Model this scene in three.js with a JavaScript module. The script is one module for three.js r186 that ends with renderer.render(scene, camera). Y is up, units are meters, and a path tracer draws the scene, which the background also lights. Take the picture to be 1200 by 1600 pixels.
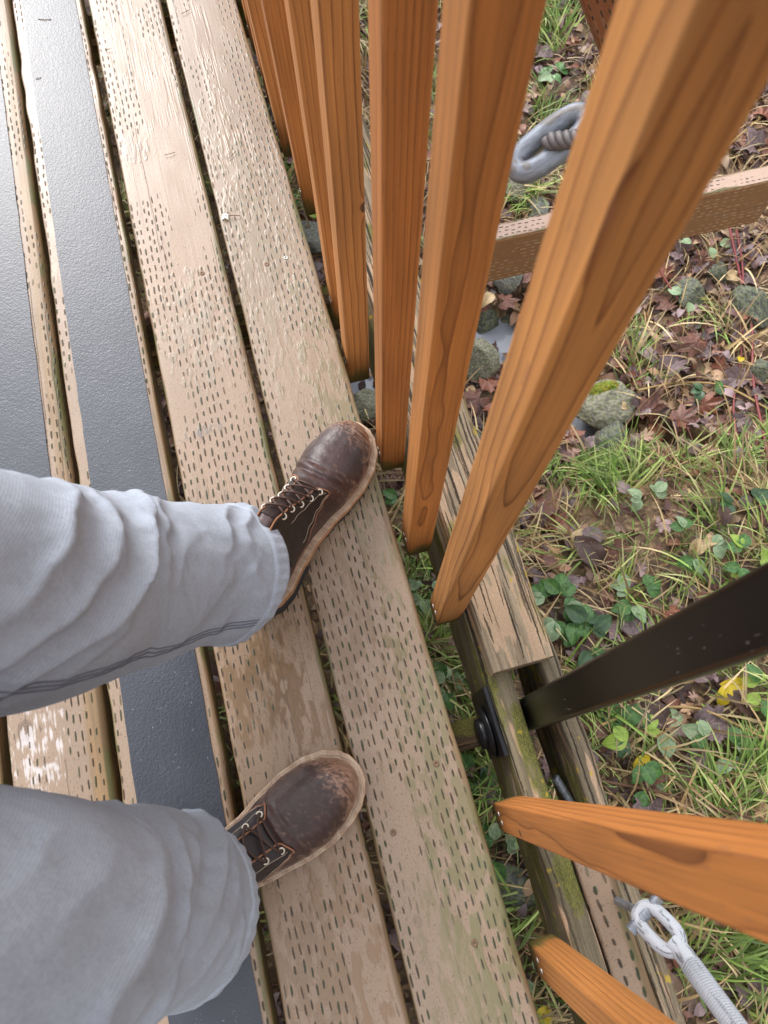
import * as THREE from 'three';
import { mergeGeometries } from 'three/addons/utils/BufferGeometryUtils.js';
import { MarchingCubes } from 'three/addons/objects/MarchingCubes.js';

// ---------------------------------------------------------------- camera, sky, sun, exposure
// World: x across the deck boards (towards the railing), y up, z along the boards. Deck top is y = 0.
const scene = new THREE.Scene();
const FPX = 1118, CX = 600, CY = 800;
const vdot = (a, b) => a[0] * b[0] + a[1] * b[1] + a[2] * b[2];
const vnorm = (a) => { const l = Math.hypot(...a); return a.map((v) => v / l); };
const vcross = (a, b) => [a[1] * b[2] - a[2] * b[1], a[2] * b[0] - a[0] * b[2], a[0] * b[1] - a[1] * b[0]];
const dn = vnorm([587 - CX, 1221 - CY, FPX]);                      // straight down, in lens coordinates
let al = [-286 - CX, -2200 - CY, FPX]; { const k = vdot(al, dn); al = vnorm(al.map((v, i) => v - dn[i] * k)); }
const ac = vcross(dn, al);
const camera = new THREE.PerspectiveCamera(2 * Math.atan(800 / FPX) * 180 / Math.PI, 3 / 4, 0.02, 200);
camera.matrixAutoUpdate = true;
{
  const m = new THREE.Matrix4().makeBasis(
    new THREE.Vector3(ac[0], -dn[0], -al[0]), new THREE.Vector3(-ac[1], dn[1], al[1]), new THREE.Vector3(-ac[2], dn[2], al[2]));
  camera.quaternion.setFromRotationMatrix(m); camera.position.set(0, 1, 0); camera.updateMatrixWorld(true);
}
camera.focus = 1.05; camera.userData.fStop = 8;                     // a phone lens: only very near things soften
scene.add(camera);
// a photo pixel seen at height y above the deck -> world point
function at(px, py, y) {
  const r = [px - CX, py - CY, FPX], t = (1 - y) / vdot(r, dn);
  return new THREE.Vector3(vdot(r, ac) * t, y, -vdot(r, al) * t);
}
const P = (x, y, a) => new THREE.Vector3(x, y, -a);                 // a = metres along the boards, away from the viewer

const renderer = new THREE.WebGLRenderer({ antialias: true });
renderer.toneMapping = THREE.LinearToneMapping;
renderer.toneMappingExposure = 1.62;
renderer.shadowMap.enabled = true;
const SUN = new THREE.Vector3(-0.30, 0.68, -1.0).normalize();
{
  const W = 256, H = 128, d = new Float32Array(W * H * 4);
  for (let j = 0; j < H; j++) for (let i = 0; i < W; i++) {
    const el = (j + 0.5) / H * Math.PI - Math.PI / 2, az = ((i + 0.5) / W - 0.5) * 2 * Math.PI;
    const v = new THREE.Vector3(Math.cos(el) * Math.cos(az), Math.sin(el), Math.cos(el) * Math.sin(az));
    const s = Math.max(0, Math.sin(el)), c = Math.max(0, v.dot(SUN));
    let L = 0.40 * (1 + 1.3 * s) + 0.9 * c * c + 1.7 * Math.pow(c, 8);
    if (el < 0) L = 0.2;
    const k = (j * W + i) * 4;
    d[k] = L * 0.97; d[k + 1] = L * 0.995; d[k + 2] = L * 1.05; d[k + 3] = 1;
  }
  const sky = new THREE.DataTexture(d, W, H, THREE.RGBAFormat, THREE.FloatType);
  sky.mapping = THREE.EquirectangularReflectionMapping; sky.magFilter = THREE.LinearFilter; sky.minFilter = THREE.LinearFilter; sky.needsUpdate = true;
  scene.background = sky; scene.environment = sky;
}
const sun = new THREE.DirectionalLight(0xfff9f2, 1.3);
sun.position.copy(SUN).multiplyScalar(12); sun.castShadow = true; sun.shadow.radius = 34; sun.shadow.mapSize.set(2048, 2048);
Object.assign(sun.shadow.camera, { left: -4, right: 4, top: 4, bottom: -4, near: 1, far: 30 });
scene.add(sun, sun.target);

// ---------------------------------------------------------------- helpers
let seed = 7;
const rnd = () => { seed = (seed * 1664525 + 1013904223) >>> 0; return seed / 4294967296; };
const rr = (a, b) => a + (b - a) * rnd();
const clamp = (x, a = 0, b = 1) => Math.min(b, Math.max(a, x));
const sm = (a, b, x) => { const t = clamp((x - a) / (b - a)); return t * t * (3 - 2 * t); };
const lerp = (a, b, t) => a + (b - a) * t;
const mix3 = (a, b, t) => [a[0] + (b[0] - a[0]) * t, a[1] + (b[1] - a[1]) * t, a[2] + (b[2] - a[2]) * t];
const hash = (x, y, z = 0) => { let h = (x * 374761393 + y * 668265263 + z * 1274126177) | 0; h = Math.imul(h ^ (h >>> 13), 1274126177); h ^= h >>> 16; return (h >>> 0) / 4294967296; };
function n2(x, y, z = 0) {
  const i = Math.floor(x), j = Math.floor(y); let u = x - i, v = y - j; u = u * u * (3 - 2 * u); v = v * v * (3 - 2 * v);
  return lerp(lerp(hash(i, j, z), hash(i + 1, j, z), u), lerp(hash(i, j + 1, z), hash(i + 1, j + 1, z), u), v);
}
function n3(x, y, z) { const k = Math.floor(z); let w = z - k; w = w * w * (3 - 2 * w); return lerp(n2(x, y, k), n2(x, y, k + 1), w); }
const fbm = (x, y, z = 0, o = 4) => { let s = 0, a = 0.5, t = 0; for (let i = 0; i < o; i++) { s += a * n2(x, y, z + i * 17); t += a; x *= 2.03; y *= 2.03; a *= 0.5; } return s / t; };
const table = (T) => (x) => { if (x <= T[0][0]) return T[0][1]; for (let i = 1; i < T.length; i++) if (x <= T[i][0]) { const t = (x - T[i - 1][0]) / (T[i][0] - T[i - 1][0]); return lerp(T[i - 1][1], T[i][1], t * t * (3 - 2 * t) * 0.5 + t * 0.5); } return T[T.length - 1][1]; };

const used = {};
const numbered = (n) => { const k = used[n] = (used[n] ?? -1) + 1; return k ? `${n}_${String(k).padStart(3, '0')}` : n; };
function tag(o, label, category, group, kind) { if (label) o.userData.label = label; if (category) o.userData.category = category; if (group) o.userData.group = group; if (kind) o.userData.kind = kind; return o; }
function thing(name, label, category, group, pos) { const g = new THREE.Group(); g.name = numbered(name); if (pos) g.position.copy(pos); scene.add(g); return tag(g, label, category, group); }
function mesh(name, geo, mat, parent = scene) { const m = new THREE.Mesh(geo, mat); m.name = parent === scene ? numbered(name) : name; m.castShadow = m.receiveShadow = true; parent.add(m); return m; }
const std = (o) => new THREE.MeshStandardMaterial(o);
const srgb = (r, g, b) => new THREE.Color().setRGB(r / 255, g / 255, b / 255, THREE.SRGBColorSpace);

function tex(data, w, h, color, rep) {
  const t = new THREE.DataTexture(data, w, h, THREE.RGBAFormat); t.magFilter = THREE.LinearFilter; t.minFilter = THREE.LinearMipmapLinearFilter; t.generateMipmaps = true;
  t.wrapS = t.wrapT = THREE.RepeatWrapping; if (color) t.colorSpace = THREE.SRGBColorSpace; if (rep) t.repeat.set(...rep); t.needsUpdate = true; return t;
}
// fn(i, j) -> [r, g, b, height 0..255]; returns colour and relief textures
function paint(w, h, fn, post) {
  const c = new Uint8Array(w * h * 4), b = new Uint8Array(w * h * 4);
  for (let j = 0; j < h; j++) for (let i = 0; i < w; i++) {
    const q = fn(i, j), k = (j * w + i) * 4;
    c[k] = clamp(q[0], 0, 255); c[k + 1] = clamp(q[1], 0, 255); c[k + 2] = clamp(q[2], 0, 255); c[k + 3] = 255;
    b[k] = b[k + 1] = b[k + 2] = clamp(q[3], 0, 255); b[k + 3] = 255;
  }
  post?.(c, b);
  return { map: tex(c, w, h, true), bumpMap: tex(b, w, h, false) };
}
function geom(pos, idx, uv, col) {
  const g = new THREE.BufferGeometry();
  g.setAttribute('position', new THREE.Float32BufferAttribute(pos, 3));
  if (uv) g.setAttribute('uv', new THREE.Float32BufferAttribute(uv, 2));
  if (col) g.setAttribute('color', new THREE.Float32BufferAttribute(col, 3));
  g.setIndex(idx); g.computeVertexNormals(); return g;
}
// grid of (nu+1) x (nv+1) points from f(u, v) -> [x, y, z]; uvf optional
function grid(nu, nv, f, uvf, colf) {
  const pos = [], uv = [], idx = [], col = colf ? [] : null;
  for (let i = 0; i <= nu; i++) for (let j = 0; j <= nv; j++) {
    const p = f(i / nu, j / nv); pos.push(p[0], p[1], p[2]);
    const q = uvf ? uvf(i / nu, j / nv) : [i / nu, j / nv]; uv.push(q[0], q[1]);
    if (col) col.push(...colf(i / nu, j / nv, p));
  }
  for (let i = 0; i < nu; i++) for (let j = 0; j < nv; j++) { const a = i * (nv + 1) + j, b = a + nv + 1; idx.push(a, b, a + 1, b, b + 1, a + 1); }
  return geom(pos, idx, uv, col);
}
function tube(pts, r, rad = 6, seg = 0, closed = false) {
  const c = new THREE.CatmullRomCurve3(pts, closed, 'centripetal');
  return new THREE.TubeGeometry(c, seg || pts.length * 5, r, rad, closed);
}
// A sawn timber: rounded rectangle w (x) by t (y) swept along a from a0 to a1. u runs round the section from the lower left corner
// (left face, top, right face, underside), v along; wob roughens the arrises.
function timber(w, t, a0, a1, { r = 0.004, seg = 40, wob = 0, s0 = 1, cut = 0 } = {}) {
  const prof = []; const nc = 4;
  const corner = (cx, cy, s) => { for (let i = 0; i <= nc; i++) { const q = s + i / nc * -Math.PI / 2; prof.push([cx + r * Math.cos(q), cy + r * Math.sin(q)]); } };
  const side = (x0, y0, x1, y1, n) => { for (let i = 1; i < n; i++) prof.push([lerp(x0, x1, i / n), lerp(y0, y1, i / n)]); };
  const X = w / 2, Y = t / 2;
  corner(-X + r, -Y + r, -Math.PI / 2); side(-X, -Y + r, -X, Y - r, 4); corner(-X + r, Y - r, Math.PI); side(-X + r, Y, X - r, Y, 8);
  corner(X - r, Y - r, Math.PI / 2); side(X, Y - r, X, -Y + r, 4); corner(X - r, -Y + r, 0); side(X - r, -Y, -X + r, -Y, 8); prof.push([...prof[0]]);
  const n = prof.length; let L = [0]; for (let i = 1; i < n; i++) L.push(L[i - 1] + Math.hypot(prof[i][0] - prof[i - 1][0], prof[i][1] - prof[i - 1][1]));
  const T = L[n - 1], pos = [], uv = [], idx = [];
  for (let k = 0; k <= seg; k++) {
    const a = lerp(a0, a1, k / seg);
    for (let i = 0; i < n; i++) {
      let [x, y] = prof[i]; const ii = i % (n - 1);
      if (wob) { const d = (n3(x * 60 + s0 * 9, y * 60 + 3, a * 22 + s0) - 0.5) * wob + (n3(x * 20 + 40, y * 20, a * 5 + s0 * 3) - 0.5) * wob; const m = Math.hypot(x / X, y / Y); x += d * x / X / m; y += d * y / Y / m * 0.6; }
      pos.push(x, y, -a); uv.push(L[i] / T, (a - a0) / (a1 - a0));
    }
  }
  for (let k = 0; k < seg; k++) for (let i = 0; i < n - 1; i++) { const p = k * n + i, q = p + n; idx.push(p, q, p + 1, q, q + 1, p + 1); }
  for (const [k, flip] of [[0, 0], [seg, 1]]) {                      // ends
    const c = pos.length / 3; pos.push(0, 0, -lerp(a0, a1, k / seg)); uv.push(0.3, 0.5);
    const base = pos.length / 3; for (let i = 0; i < n; i++) { const s = (k * n + i) * 3; pos.push(pos[s], pos[s + 1], pos[s + 2]); uv.push(0.05 + prof[i][0] * 1.2, 0.5 + prof[i][1] * 0.15); }
    for (let i = 0; i < n - 1; i++) flip ? idx.push(c, base + i + 1, base + i) : idx.push(c, base + i, base + i + 1);
  }
  return geom(pos, idx, uv);
}

// ---------------------------------------------------------------- wood textures
// painted, incised deck board; image x = round the section (left face, top, right face, underside), image y = along
function deckTex(sd, len, { w = 0.138, t = 0.038, W = 512, H = 2048, worn = 0.5, tan = [151, 128, 107], fill = 0.2, knots = [], patches = [], bareSides = true, grooveCol = null } = {}) {
  const per = 2 * (w + t), mx = per / W, my = len / H;
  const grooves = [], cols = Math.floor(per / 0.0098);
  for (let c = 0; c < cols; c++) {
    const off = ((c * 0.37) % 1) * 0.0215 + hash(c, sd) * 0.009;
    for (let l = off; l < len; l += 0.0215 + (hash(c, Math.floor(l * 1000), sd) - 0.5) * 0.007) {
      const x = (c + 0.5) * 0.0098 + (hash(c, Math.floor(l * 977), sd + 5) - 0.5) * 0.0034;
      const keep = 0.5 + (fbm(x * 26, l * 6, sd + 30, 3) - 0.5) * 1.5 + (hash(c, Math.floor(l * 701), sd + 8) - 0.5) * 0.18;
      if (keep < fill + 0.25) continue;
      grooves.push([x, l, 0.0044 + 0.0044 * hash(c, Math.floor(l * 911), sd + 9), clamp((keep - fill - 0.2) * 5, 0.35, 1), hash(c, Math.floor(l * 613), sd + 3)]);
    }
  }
  return paint(W, H, (i, j) => {
    const x = i * mx, l = j * my;
    const g1 = fbm(x * 160, l * 5, sd, 3), g2 = fbm(x * 500, l * 14, sd + 4, 2), m = fbm(x * 14, l * 5, sd + 8, 4), fine = hash(i, j, sd);
    let c = tan.map((v) => v * (0.92 + 0.12 * m + 0.07 * (fine - 0.5)));
    let h = 150 + (g1 - 0.5) * 24 + (m - 0.5) * 16 + (fine - 0.5) * 5;
    const wear = sm(0.70 - 0.14 * worn, 0.80 - 0.12 * worn, fbm(x * 22 + 7, l * 6, sd + 12, 4) + (g2 - 0.5) * 0.35);
    c = mix3(c, mix3([126, 100, 78], [158, 138, 116], g2), wear * 0.6); h -= wear * 26;
    const speck = n2(x * 900, l * 500, sd + 40); if (speck > 0.86) { c = mix3(c, [92, 76, 54], 0.5); h -= 14; }
    // bare, weathered arris strips and faces
    const edge = Math.min(Math.abs(x - t), Math.abs(x - t - w));
    const onSide = bareSides && (x < t || x > t + w);
    const bare = !bareSides ? 0 : onSide ? 1 : sm(0.006, 0.0005, edge + (fbm(x * 30, l * 9, sd + 21, 3) - 0.5) * 0.012);
    c = mix3(c, mix3([88, 66, 42], [134, 108, 74], g1), bare * (onSide ? 0.9 : 0.8));
    if (bare > 0.3) { const ms = sm(0.5, 0.66, fbm(x * 60, l * 14, sd + 50, 3)); c = mix3(c, [74, 82, 38], ms * 0.55 * bare); }
    for (const [kx, kl, kr] of knots) { const d = Math.hypot(x - kx, (l - kl) * 0.8) / kr; if (d < 1.6) { const q = sm(1.2, 0.8, d + (g2 - 0.5) * 0.4); c = mix3(c, [92, 72, 58], q * (kr > 0.0105 ? 0.8 : 0.28) * (0.7 + 0.3 * Math.sin(d * 22))); h -= q * 30; } }
    for (const f of patches) { const q = f(x, l, g1, g2, fine); if (q) { c = mix3(c, q, q[3]); h += q[4] || 0; } }
    return [...c, h];
  }, (c, b) => {
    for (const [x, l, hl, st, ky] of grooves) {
      const hw = 0.00076 + 0.0003 * ky, col = grooveCol ?? (ky > 0.6 ? [36, 46, 24] : ky > 0.3 ? [44, 36, 24] : [60, 46, 30]), lean = (ky - 0.5) * 0.1;  // dark moss and soil in the incisions, with the shade inside painted in
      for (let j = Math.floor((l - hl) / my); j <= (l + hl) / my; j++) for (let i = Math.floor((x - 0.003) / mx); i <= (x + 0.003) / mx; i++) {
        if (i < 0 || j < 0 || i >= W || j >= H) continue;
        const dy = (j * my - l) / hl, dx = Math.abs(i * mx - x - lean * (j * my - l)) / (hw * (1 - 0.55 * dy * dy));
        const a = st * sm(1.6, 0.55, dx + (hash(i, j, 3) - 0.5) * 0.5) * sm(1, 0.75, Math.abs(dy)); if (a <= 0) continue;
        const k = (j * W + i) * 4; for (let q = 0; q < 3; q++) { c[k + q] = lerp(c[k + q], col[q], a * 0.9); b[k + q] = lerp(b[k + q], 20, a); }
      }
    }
    for (let q = 0; q < 26; q++) {                                  // drying checks along the grain
      let x = hash(q, sd, 77) * W, j0 = Math.floor(hash(q, sd, 78) * H), n = 60 + hash(q, sd, 79) * 240, st = 0.3 + 0.5 * hash(q, sd, 80);
      for (let j = j0; j < Math.min(H, j0 + n); j++) { x += (hash(q, j, sd) - 0.5) * 0.5; const i = Math.floor(x); if (i < 0 || i >= W) break; const k = (j * W + i) * 4; for (let z = 0; z < 3; z++) { c[k + z] *= 1 - 0.5 * st; b[k + z] *= 1 - 0.7 * st; } }
    }
  });
}
// stained fir: growth rings round a pith line that wanders beside the stick
function grainTex(sd, len, { s = 0.038, W = 320, H = 1536, pith = [0.03, 0.012], tilt = [0, 0], ring = 0.007, wave = 0.006, warp = 0.5, early = [200, 134, 72], late = [104, 56, 24], knots = [] } = {}) {
  const per = 4 * s, mx = per / W, my = len / H;
  return paint(W, H, (i, j) => {
    const u = i * mx, l = j * my, f = Math.floor(u / s), q = u - f * s;
    let x = f === 0 ? 0 : f === 1 ? q : f === 2 ? s : s - q, y = f === 0 ? q : f === 1 ? s : f === 2 ? s - q : 0;
    let X = x - pith[0] - tilt[0] * l, Y = y - pith[1] - tilt[1] * l;
    let d = Math.hypot(X, Y) + (fbm(l * 4.5, x * 9 + y * 7, sd, 2) - 0.5) * wave * 2 + (n2(l * 26, (x + y) * 60, sd + 2) - 0.5) * wave * 0.22;
    let kn = 0;
    for (const [ku, kl, kr] of knots) { const e = Math.hypot(u - ku, (l - kl) * 0.75) / kr; d += 0.006 * Math.exp(-e * e * 0.35) ; kn = Math.max(kn, sm(1.15, 0.85, e)); }
    const rg = d / ring, id = Math.floor(rg), fr = rg - id;
    let lw = (0.2 * Math.pow(fr, 2) + 0.8 * Math.pow(fr, 14)) * (0.5 + 0.6 * hash(id, sd + 1));
    if (fr < 0.04) lw = Math.max(lw, (1 - fr / 0.04) * 0.6 * hash(id - 1, sd + 1));
    const fib = fbm(u * 900, l * 12, sd + 6, 2), mot = fbm(u * 30, l * 5, sd + 9, 3);
    let c = mix3(early, late, clamp(lw * 0.85 + 0.05));
    c = c.map((v) => v * (0.82 + 0.24 * mot + 0.18 * (fib - 0.5)));
    if (kn) c = mix3(c, [62, 40, 28], kn * (0.75 + 0.2 * Math.sin(l * 2500)));
    const scr = n2(u * 300, l * 40, sd + 60); if (scr > 0.93) c = mix3(c, [150, 100, 66], 0.35);
    const end = sm(0.05, 0.0, l + (fbm(u * 60, l * 30, sd + 70, 3) - 0.5) * 0.06);     // algae film at the wet lower end
    c = mix3(c, [86, 92, 44], end * 0.75);
    return [...c, 140 - lw * 26 + (fib - 0.5) * 40 - kn * 20];
  });
}
// grey weathered or mossy timber
function weatherTex(sd, per, len, { W = 384, H = 1024, base = [150, 132, 108], dark = [74, 62, 46], moss = 0.2, paintAmt = 0.3, paintCol = [188, 156, 128], crack = 90, lichen = 0.1 } = {}) {
  const mx = per / W, my = len / H;
  return paint(W, H, (i, j) => {
    const x = i * mx, l = j * my, g = fbm(x * 260, l * 6, sd, 3), g2 = fbm(x * 700, l * 22, sd + 3, 2), m = fbm(x * 20, l * 8, sd + 6, 4), fine = hash(i, j, sd);
    let c = mix3(dark, base, clamp(0.2 + g * 0.9 + (g2 - 0.5) * 0.5 + (m - 0.5) * 0.5)); let h = 100 + g * 70 + (g2 - 0.5) * 50;
    const pf = sm(0.02, -0.02, fbm(x * 70, l * 12, sd + 12, 4) + (g - 0.5) * 0.3 - (0.3 + 0.4 * paintAmt)); c = mix3(c, paintCol, pf * 0.85); h += pf * 26;
    const mo = sm(0.0, 0.12, fbm(x * 40, l * 14, sd + 20, 4) + (fine - 0.5) * 0.12 - (0.72 - 0.45 * moss)); c = mix3(c, mix3([66, 70, 24], [128, 128, 50], fine), mo * 0.75); h += mo * (fine * 50);
    const li = sm(0, 0.04, n2(x * 120, l * 120, sd + 31) * 0.5 + fbm(x * 25, l * 12, sd + 33, 3) * 0.5 - (0.78 - 0.2 * lichen)); c = mix3(c, [190, 160, 50], li * 0.7);
    return [...c.map((v) => v * (0.93 + 0.14 * fine)), h];
  }, (c, b) => {
    for (let q = 0; q < crack; q++) {
      let x = hash(q, sd, 1) * W, n = 30 + hash(q, sd, 3) * 220, j0 = Math.floor(hash(q, sd, 2) * H), st = 0.4 + 0.6 * hash(q, sd, 4), wd = 0.6 + 1.6 * hash(q, sd, 5);
      for (let j = j0; j < Math.min(H, j0 + n); j++) {
        x += (hash(q, j, sd) - 0.5) * 0.7; const tw = wd * Math.sin((j - j0) / n * Math.PI);
        for (let i = Math.floor(x - tw); i <= x + tw; i++) { if (i < 0 || i >= W) continue; const k = (j * W + i) * 4; for (let z = 0; z < 3; z++) { c[k + z] = lerp(c[k + z], [38, 30, 20][z], st * 0.85); b[k + z] *= 1 - 0.85 * st; } }
      }
    }
  });
}
const tileBump = (n, fn) => { const b = new Uint8Array(n * n * 4); for (let j = 0; j < n; j++) for (let i = 0; i < n; i++) { const k = (j * n + i) * 4, v = clamp(fn(i, j), 0, 255); b[k] = b[k + 1] = b[k + 2] = v; b[k + 3] = 255; } return tex(b, n, n, false); };
const tn = (i, j, n, cells, z) => { // tiling value noise
  const x = i / n * cells, y = j / n * cells, a = Math.floor(x), b = Math.floor(y); let u = x - a, v = y - b; u = u * u * (3 - 2 * u); v = v * v * (3 - 2 * v); const m = (q) => q % cells;
  return lerp(lerp(hash(m(a), m(b), z), hash(m(a + 1), m(b), z), u), lerp(hash(m(a), m(b + 1), z), hash(m(a + 1), m(b + 1), z), u), v);
};

// ---------------------------------------------------------------- ground, stream
const CH = [[0.06, 1.0], [0.2, 0.98], [0.5, 1.03], [0.68, 0.98], [0.76, 0.7], [1.0, 0.5]];
function channel(x, a) { let m = 9; for (let i = 1; i < CH.length; i++) { const [x0, a0] = CH[i - 1], [x1, a1] = CH[i]; const t = clamp(((x - x0) * (x1 - x0) + (a - a0) * (a1 - a0)) / ((x1 - x0) ** 2 + (a1 - a0) ** 2)); m = Math.min(m, Math.hypot(x - lerp(x0, x1, t), a - lerp(a0, a1, t)) * (i === CH.length - 1 ? 1 + t * 3 : 1)); } return m; }
function gy(x, a) {
  let y = -0.43 - 0.17 * sm(0.15, 0.75, a) * sm(2.2, 0.9, a) * sm(1.9, 0.8, Math.abs(x)) - 0.08 * sm(0.2, -1, x);
  y += (fbm(x * 5 + 20, a * 5 + 20, 3, 3) - 0.5) * 0.07 + (fbm(x * 18, a * 18, 5, 2) - 0.5) * 0.02;
  y -= 0.13 * sm(0.125, 0.04, channel(x, a));
  return y;
}
{
  const warp = (t) => { const s = t * 2 - 1; return Math.sign(s) * (Math.abs(s) * 1.5 + Math.abs(s) ** 5 * 22); };
  const n = 300, g = grid(n, n, (u, v) => { const x = warp(u) + 0.5, a = warp(v) + 0.7; return [x, gy(x, a), -a]; }, (u, v) => [warp(u) / 0.9, warp(v) / 0.9]);
  { const ix = g.index.array; for (let i = 0; i < ix.length; i += 3) { const t = ix[i]; ix[i] = ix[i + 1]; ix[i + 1] = t; } g.computeVertexNormals(); }
  const t = paint(512, 512, (i, j) => {
    const a = tn(i, j, 512, 8, 1), b = tn(i, j, 512, 40, 2), c = tn(i, j, 512, 140, 3), f = hash(i, j, 4);
    let col = mix3([72, 56, 42], [138, 112, 84], clamp(a * 0.5 + b * 0.6 + (c - 0.5) * 0.7)); if (c > 0.72) col = mix3(col, [178, 150, 112], 0.6); if (b * c > 0.5) col = mix3(col, [66, 74, 34], 0.5);
    return [...col.map((v) => v * (0.85 + 0.3 * f)), 60 + b * 80 + c * 90];
  });
  mesh('ground', g, std({ ...t, bumpScale: 0.006, roughness: 0.85 })).userData.kind = 'structure';
  const wt = tileBump(256, (i, j) => 90 + 60 * tn(i, j, 256, 8, 1) + 40 * tn(i, j, 256, 20, 2)); wt.repeat.set(5, 5);
  const w = grid(40, 40, (u, v) => [lerp(-2, 1.6, u), -0.665, -lerp(2.4, 0.2, v)]);
  mesh('stream_water', w, std({ color: srgb(150, 154, 164), roughness: 0.08, metalness: 0, bumpMap: wt, bumpScale: 0.002 })).userData.kind = 'structure';
  // metal-free wet sheen: the pale base colour stands in for the mirrored white sky
}

// ---------------------------------------------------------------- deck
const deck = new THREE.Group(); deck.name = 'bridge_deck'; deck.userData.kind = 'structure'; tag(deck, 'tan painted boardwalk deck of incised planks'); scene.add(deck);
const A0 = -0.55, A1 = 1.95, BL = A1 - A0;
const gripBump = tileBump(512, (i, j) => 70 + 110 * tn(i, j, 512, 128, 1) + 60 * tn(i, j, 512, 60, 2) + 30 * hash(i, j, 3));
const gripMap = (() => { const n = 512, c = new Uint8Array(n * n * 4); for (let j = 0; j < n; j++) for (let i = 0; i < n; i++) { const k = (j * n + i) * 4, f = hash(i, j, 9), m = tn(i, j, n, 6, 4), s = tn(i, j, n, 110, 8) > 0.93 && tn(i, j, n, 14, 2) > 0.6 ? 60 : 0; const v = 50 + 10 * m + 16 * (f - 0.5) + s; c[k] = v; c[k + 1] = v + 3; c[k + 2] = v + 12; c[k + 3] = 255; } return tex(c, n, n, true); })();
const gripMat = std({ map: gripMap, bumpMap: gripBump, bumpScale: 0.00045, roughness: 0.37 });
const chipMat = std({ color: srgb(150, 150, 150), roughness: 0.8 });
const steelScrew = std({ color: srgb(168, 166, 160), metalness: 0.8, roughness: 0.4 });
const rustScrew = std({ color: srgb(124, 98, 78), metalness: 0.4, roughness: 0.6 });
const screwGeo = (() => { const g = new THREE.LatheGeometry([[0, -0.0006], [0.0014, -0.0004], [0.0016, 0.0008], [0.0036, 0.0008], [0.0042, 0.0002], [0.0043, -0.002]].map((p) => new THREE.Vector2(...p)), 16); return g; })();
function board(x0, x1, tx, { y = 0, w = x1 - x0, wob = 0.002, r = 0.004, s0 = 1, rough = 0.34 } = {}) {
  const m = mesh('deck_board', timber(w, 0.038, A0, A1, { r, seg: 160, wob, s0 }), std({ ...tx, bumpScale: 0.0022, roughness: rough }), deck);
  m.position.set((x0 + x1) / 2, -0.019 + y, 0); return m;
}
function grip(parent, xa, xb, a0, a1) {                            // coordinates in the board's frame
  const g = grid(2, 160, (u, v) => { const a = lerp(a0, a1, v); return [lerp(xa, xb, u) + (n2(a * 30, u * 7, 5) - 0.5) * 0.0012, 0.0212 + (u === 0.5 ? 0.0002 : 0), -a]; }, (u, v) => [lerp(xa, xb, u) / 0.22, lerp(a0, a1, v) / 0.22]);
  const e = grid(1, 160, (u, v) => { const a = lerp(a0, a1, v); return [xb + (n2(a * 30, 7, 5) - 0.5) * 0.0012, lerp(0.0212, 0.0185, u), -a]; }, (u, v) => [u * 0.01, lerp(a0, a1, v) / 0.22]);
  const e2 = grid(1, 160, (u, v) => { const a = lerp(a0, a1, v); return [xa + (n2(a * 30, 0, 5) - 0.5) * 0.0012, lerp(0.0185, 0.0212, u), -a]; }, (u, v) => [u * 0.01, lerp(a0, a1, v) / 0.22]);
  return mesh('grip_strip', mergeGeometries([g, e, e2]), gripMat, parent);
}
function screw(parent, x, a, mat = rustScrew) { const s = mesh('screw', screwGeo, mat, parent); s.position.set(x, 0.0192, -a); return s; }
const T = 0.038;
// white scraped smear round the knot of the leftmost board in view
const smear = (x, l, g1, g2, fine) => { const X = x - T - 0.047, A = l + A0 - 0.165; const d = Math.hypot(X / 0.036, A / 0.06); if (d > 1.35) return null; const q = sm(0.5, 0.75, fbm(x * 150 + 5, l * 75, 91, 4) + 0.2 * (0.8 - d) + (g2 - 0.5) * 0.5); return q > 0 ? [206, 200, 200, q * 0.75, 10] : null; };
const wornEdge = (side) => (x, l, g1, g2, fine) => { const e = side > 0 ? T + 0.139 - x : x - T; if (e < -0.001 || e > 0.03) return null; const q = sm(0.024, 0.010, e + (fbm(x * 20, l * 7, 44, 3) - 0.5) * 0.016); return q > 0 ? [...mix3([96, 78, 52], [158, 122, 78], g1), q * 0.85, -10 + g1 * 30] : null; };
const dab = (cx, ca, rx, ra, col, st) => (x, l, g1, g2) => { const d = Math.hypot((x - T - cx) / rx, (l + A0 - ca) / ra); if (d > 1.3) return null; const q = sm(0.5, 0.72, fbm(x * 150, l * 50, 71, 4) + 0.25 * (1 - d)); return q > 0 ? [...col, q * st, -40 * q] : null; };
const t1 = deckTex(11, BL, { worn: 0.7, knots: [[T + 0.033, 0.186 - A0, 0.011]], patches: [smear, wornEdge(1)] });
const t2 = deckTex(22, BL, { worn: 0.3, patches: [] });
const t3 = deckTex(33, BL, { worn: 0.6, fill: 0.15, tan: [152, 128, 106], patches: [dab(0.05, 0.56, 0.03, 0.012, [110, 102, 96], 0.8), dab(0.03, 1.17, 0.035, 0.03, [128, 120, 112], 0.5), dab(0.035, 0.42, 0.03, 0.05, [120, 104, 88], 0.6), dab(0.09, 0.13, 0.03, 0.07, [112, 84, 58], 0.7), dab(0.06, 0.17, 0.07, 0.12, [118, 92, 64], 0.6), dab(0.06, -0.2, 0.07, 0.14, [122, 96, 70], 0.5), dab(0.08, 0.75, 0.06, 0.10, [136, 124, 106], 0.5), dab(0.1, -0.05, 0.03, 0.2, [140, 110, 82], 0.4)] });
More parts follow.
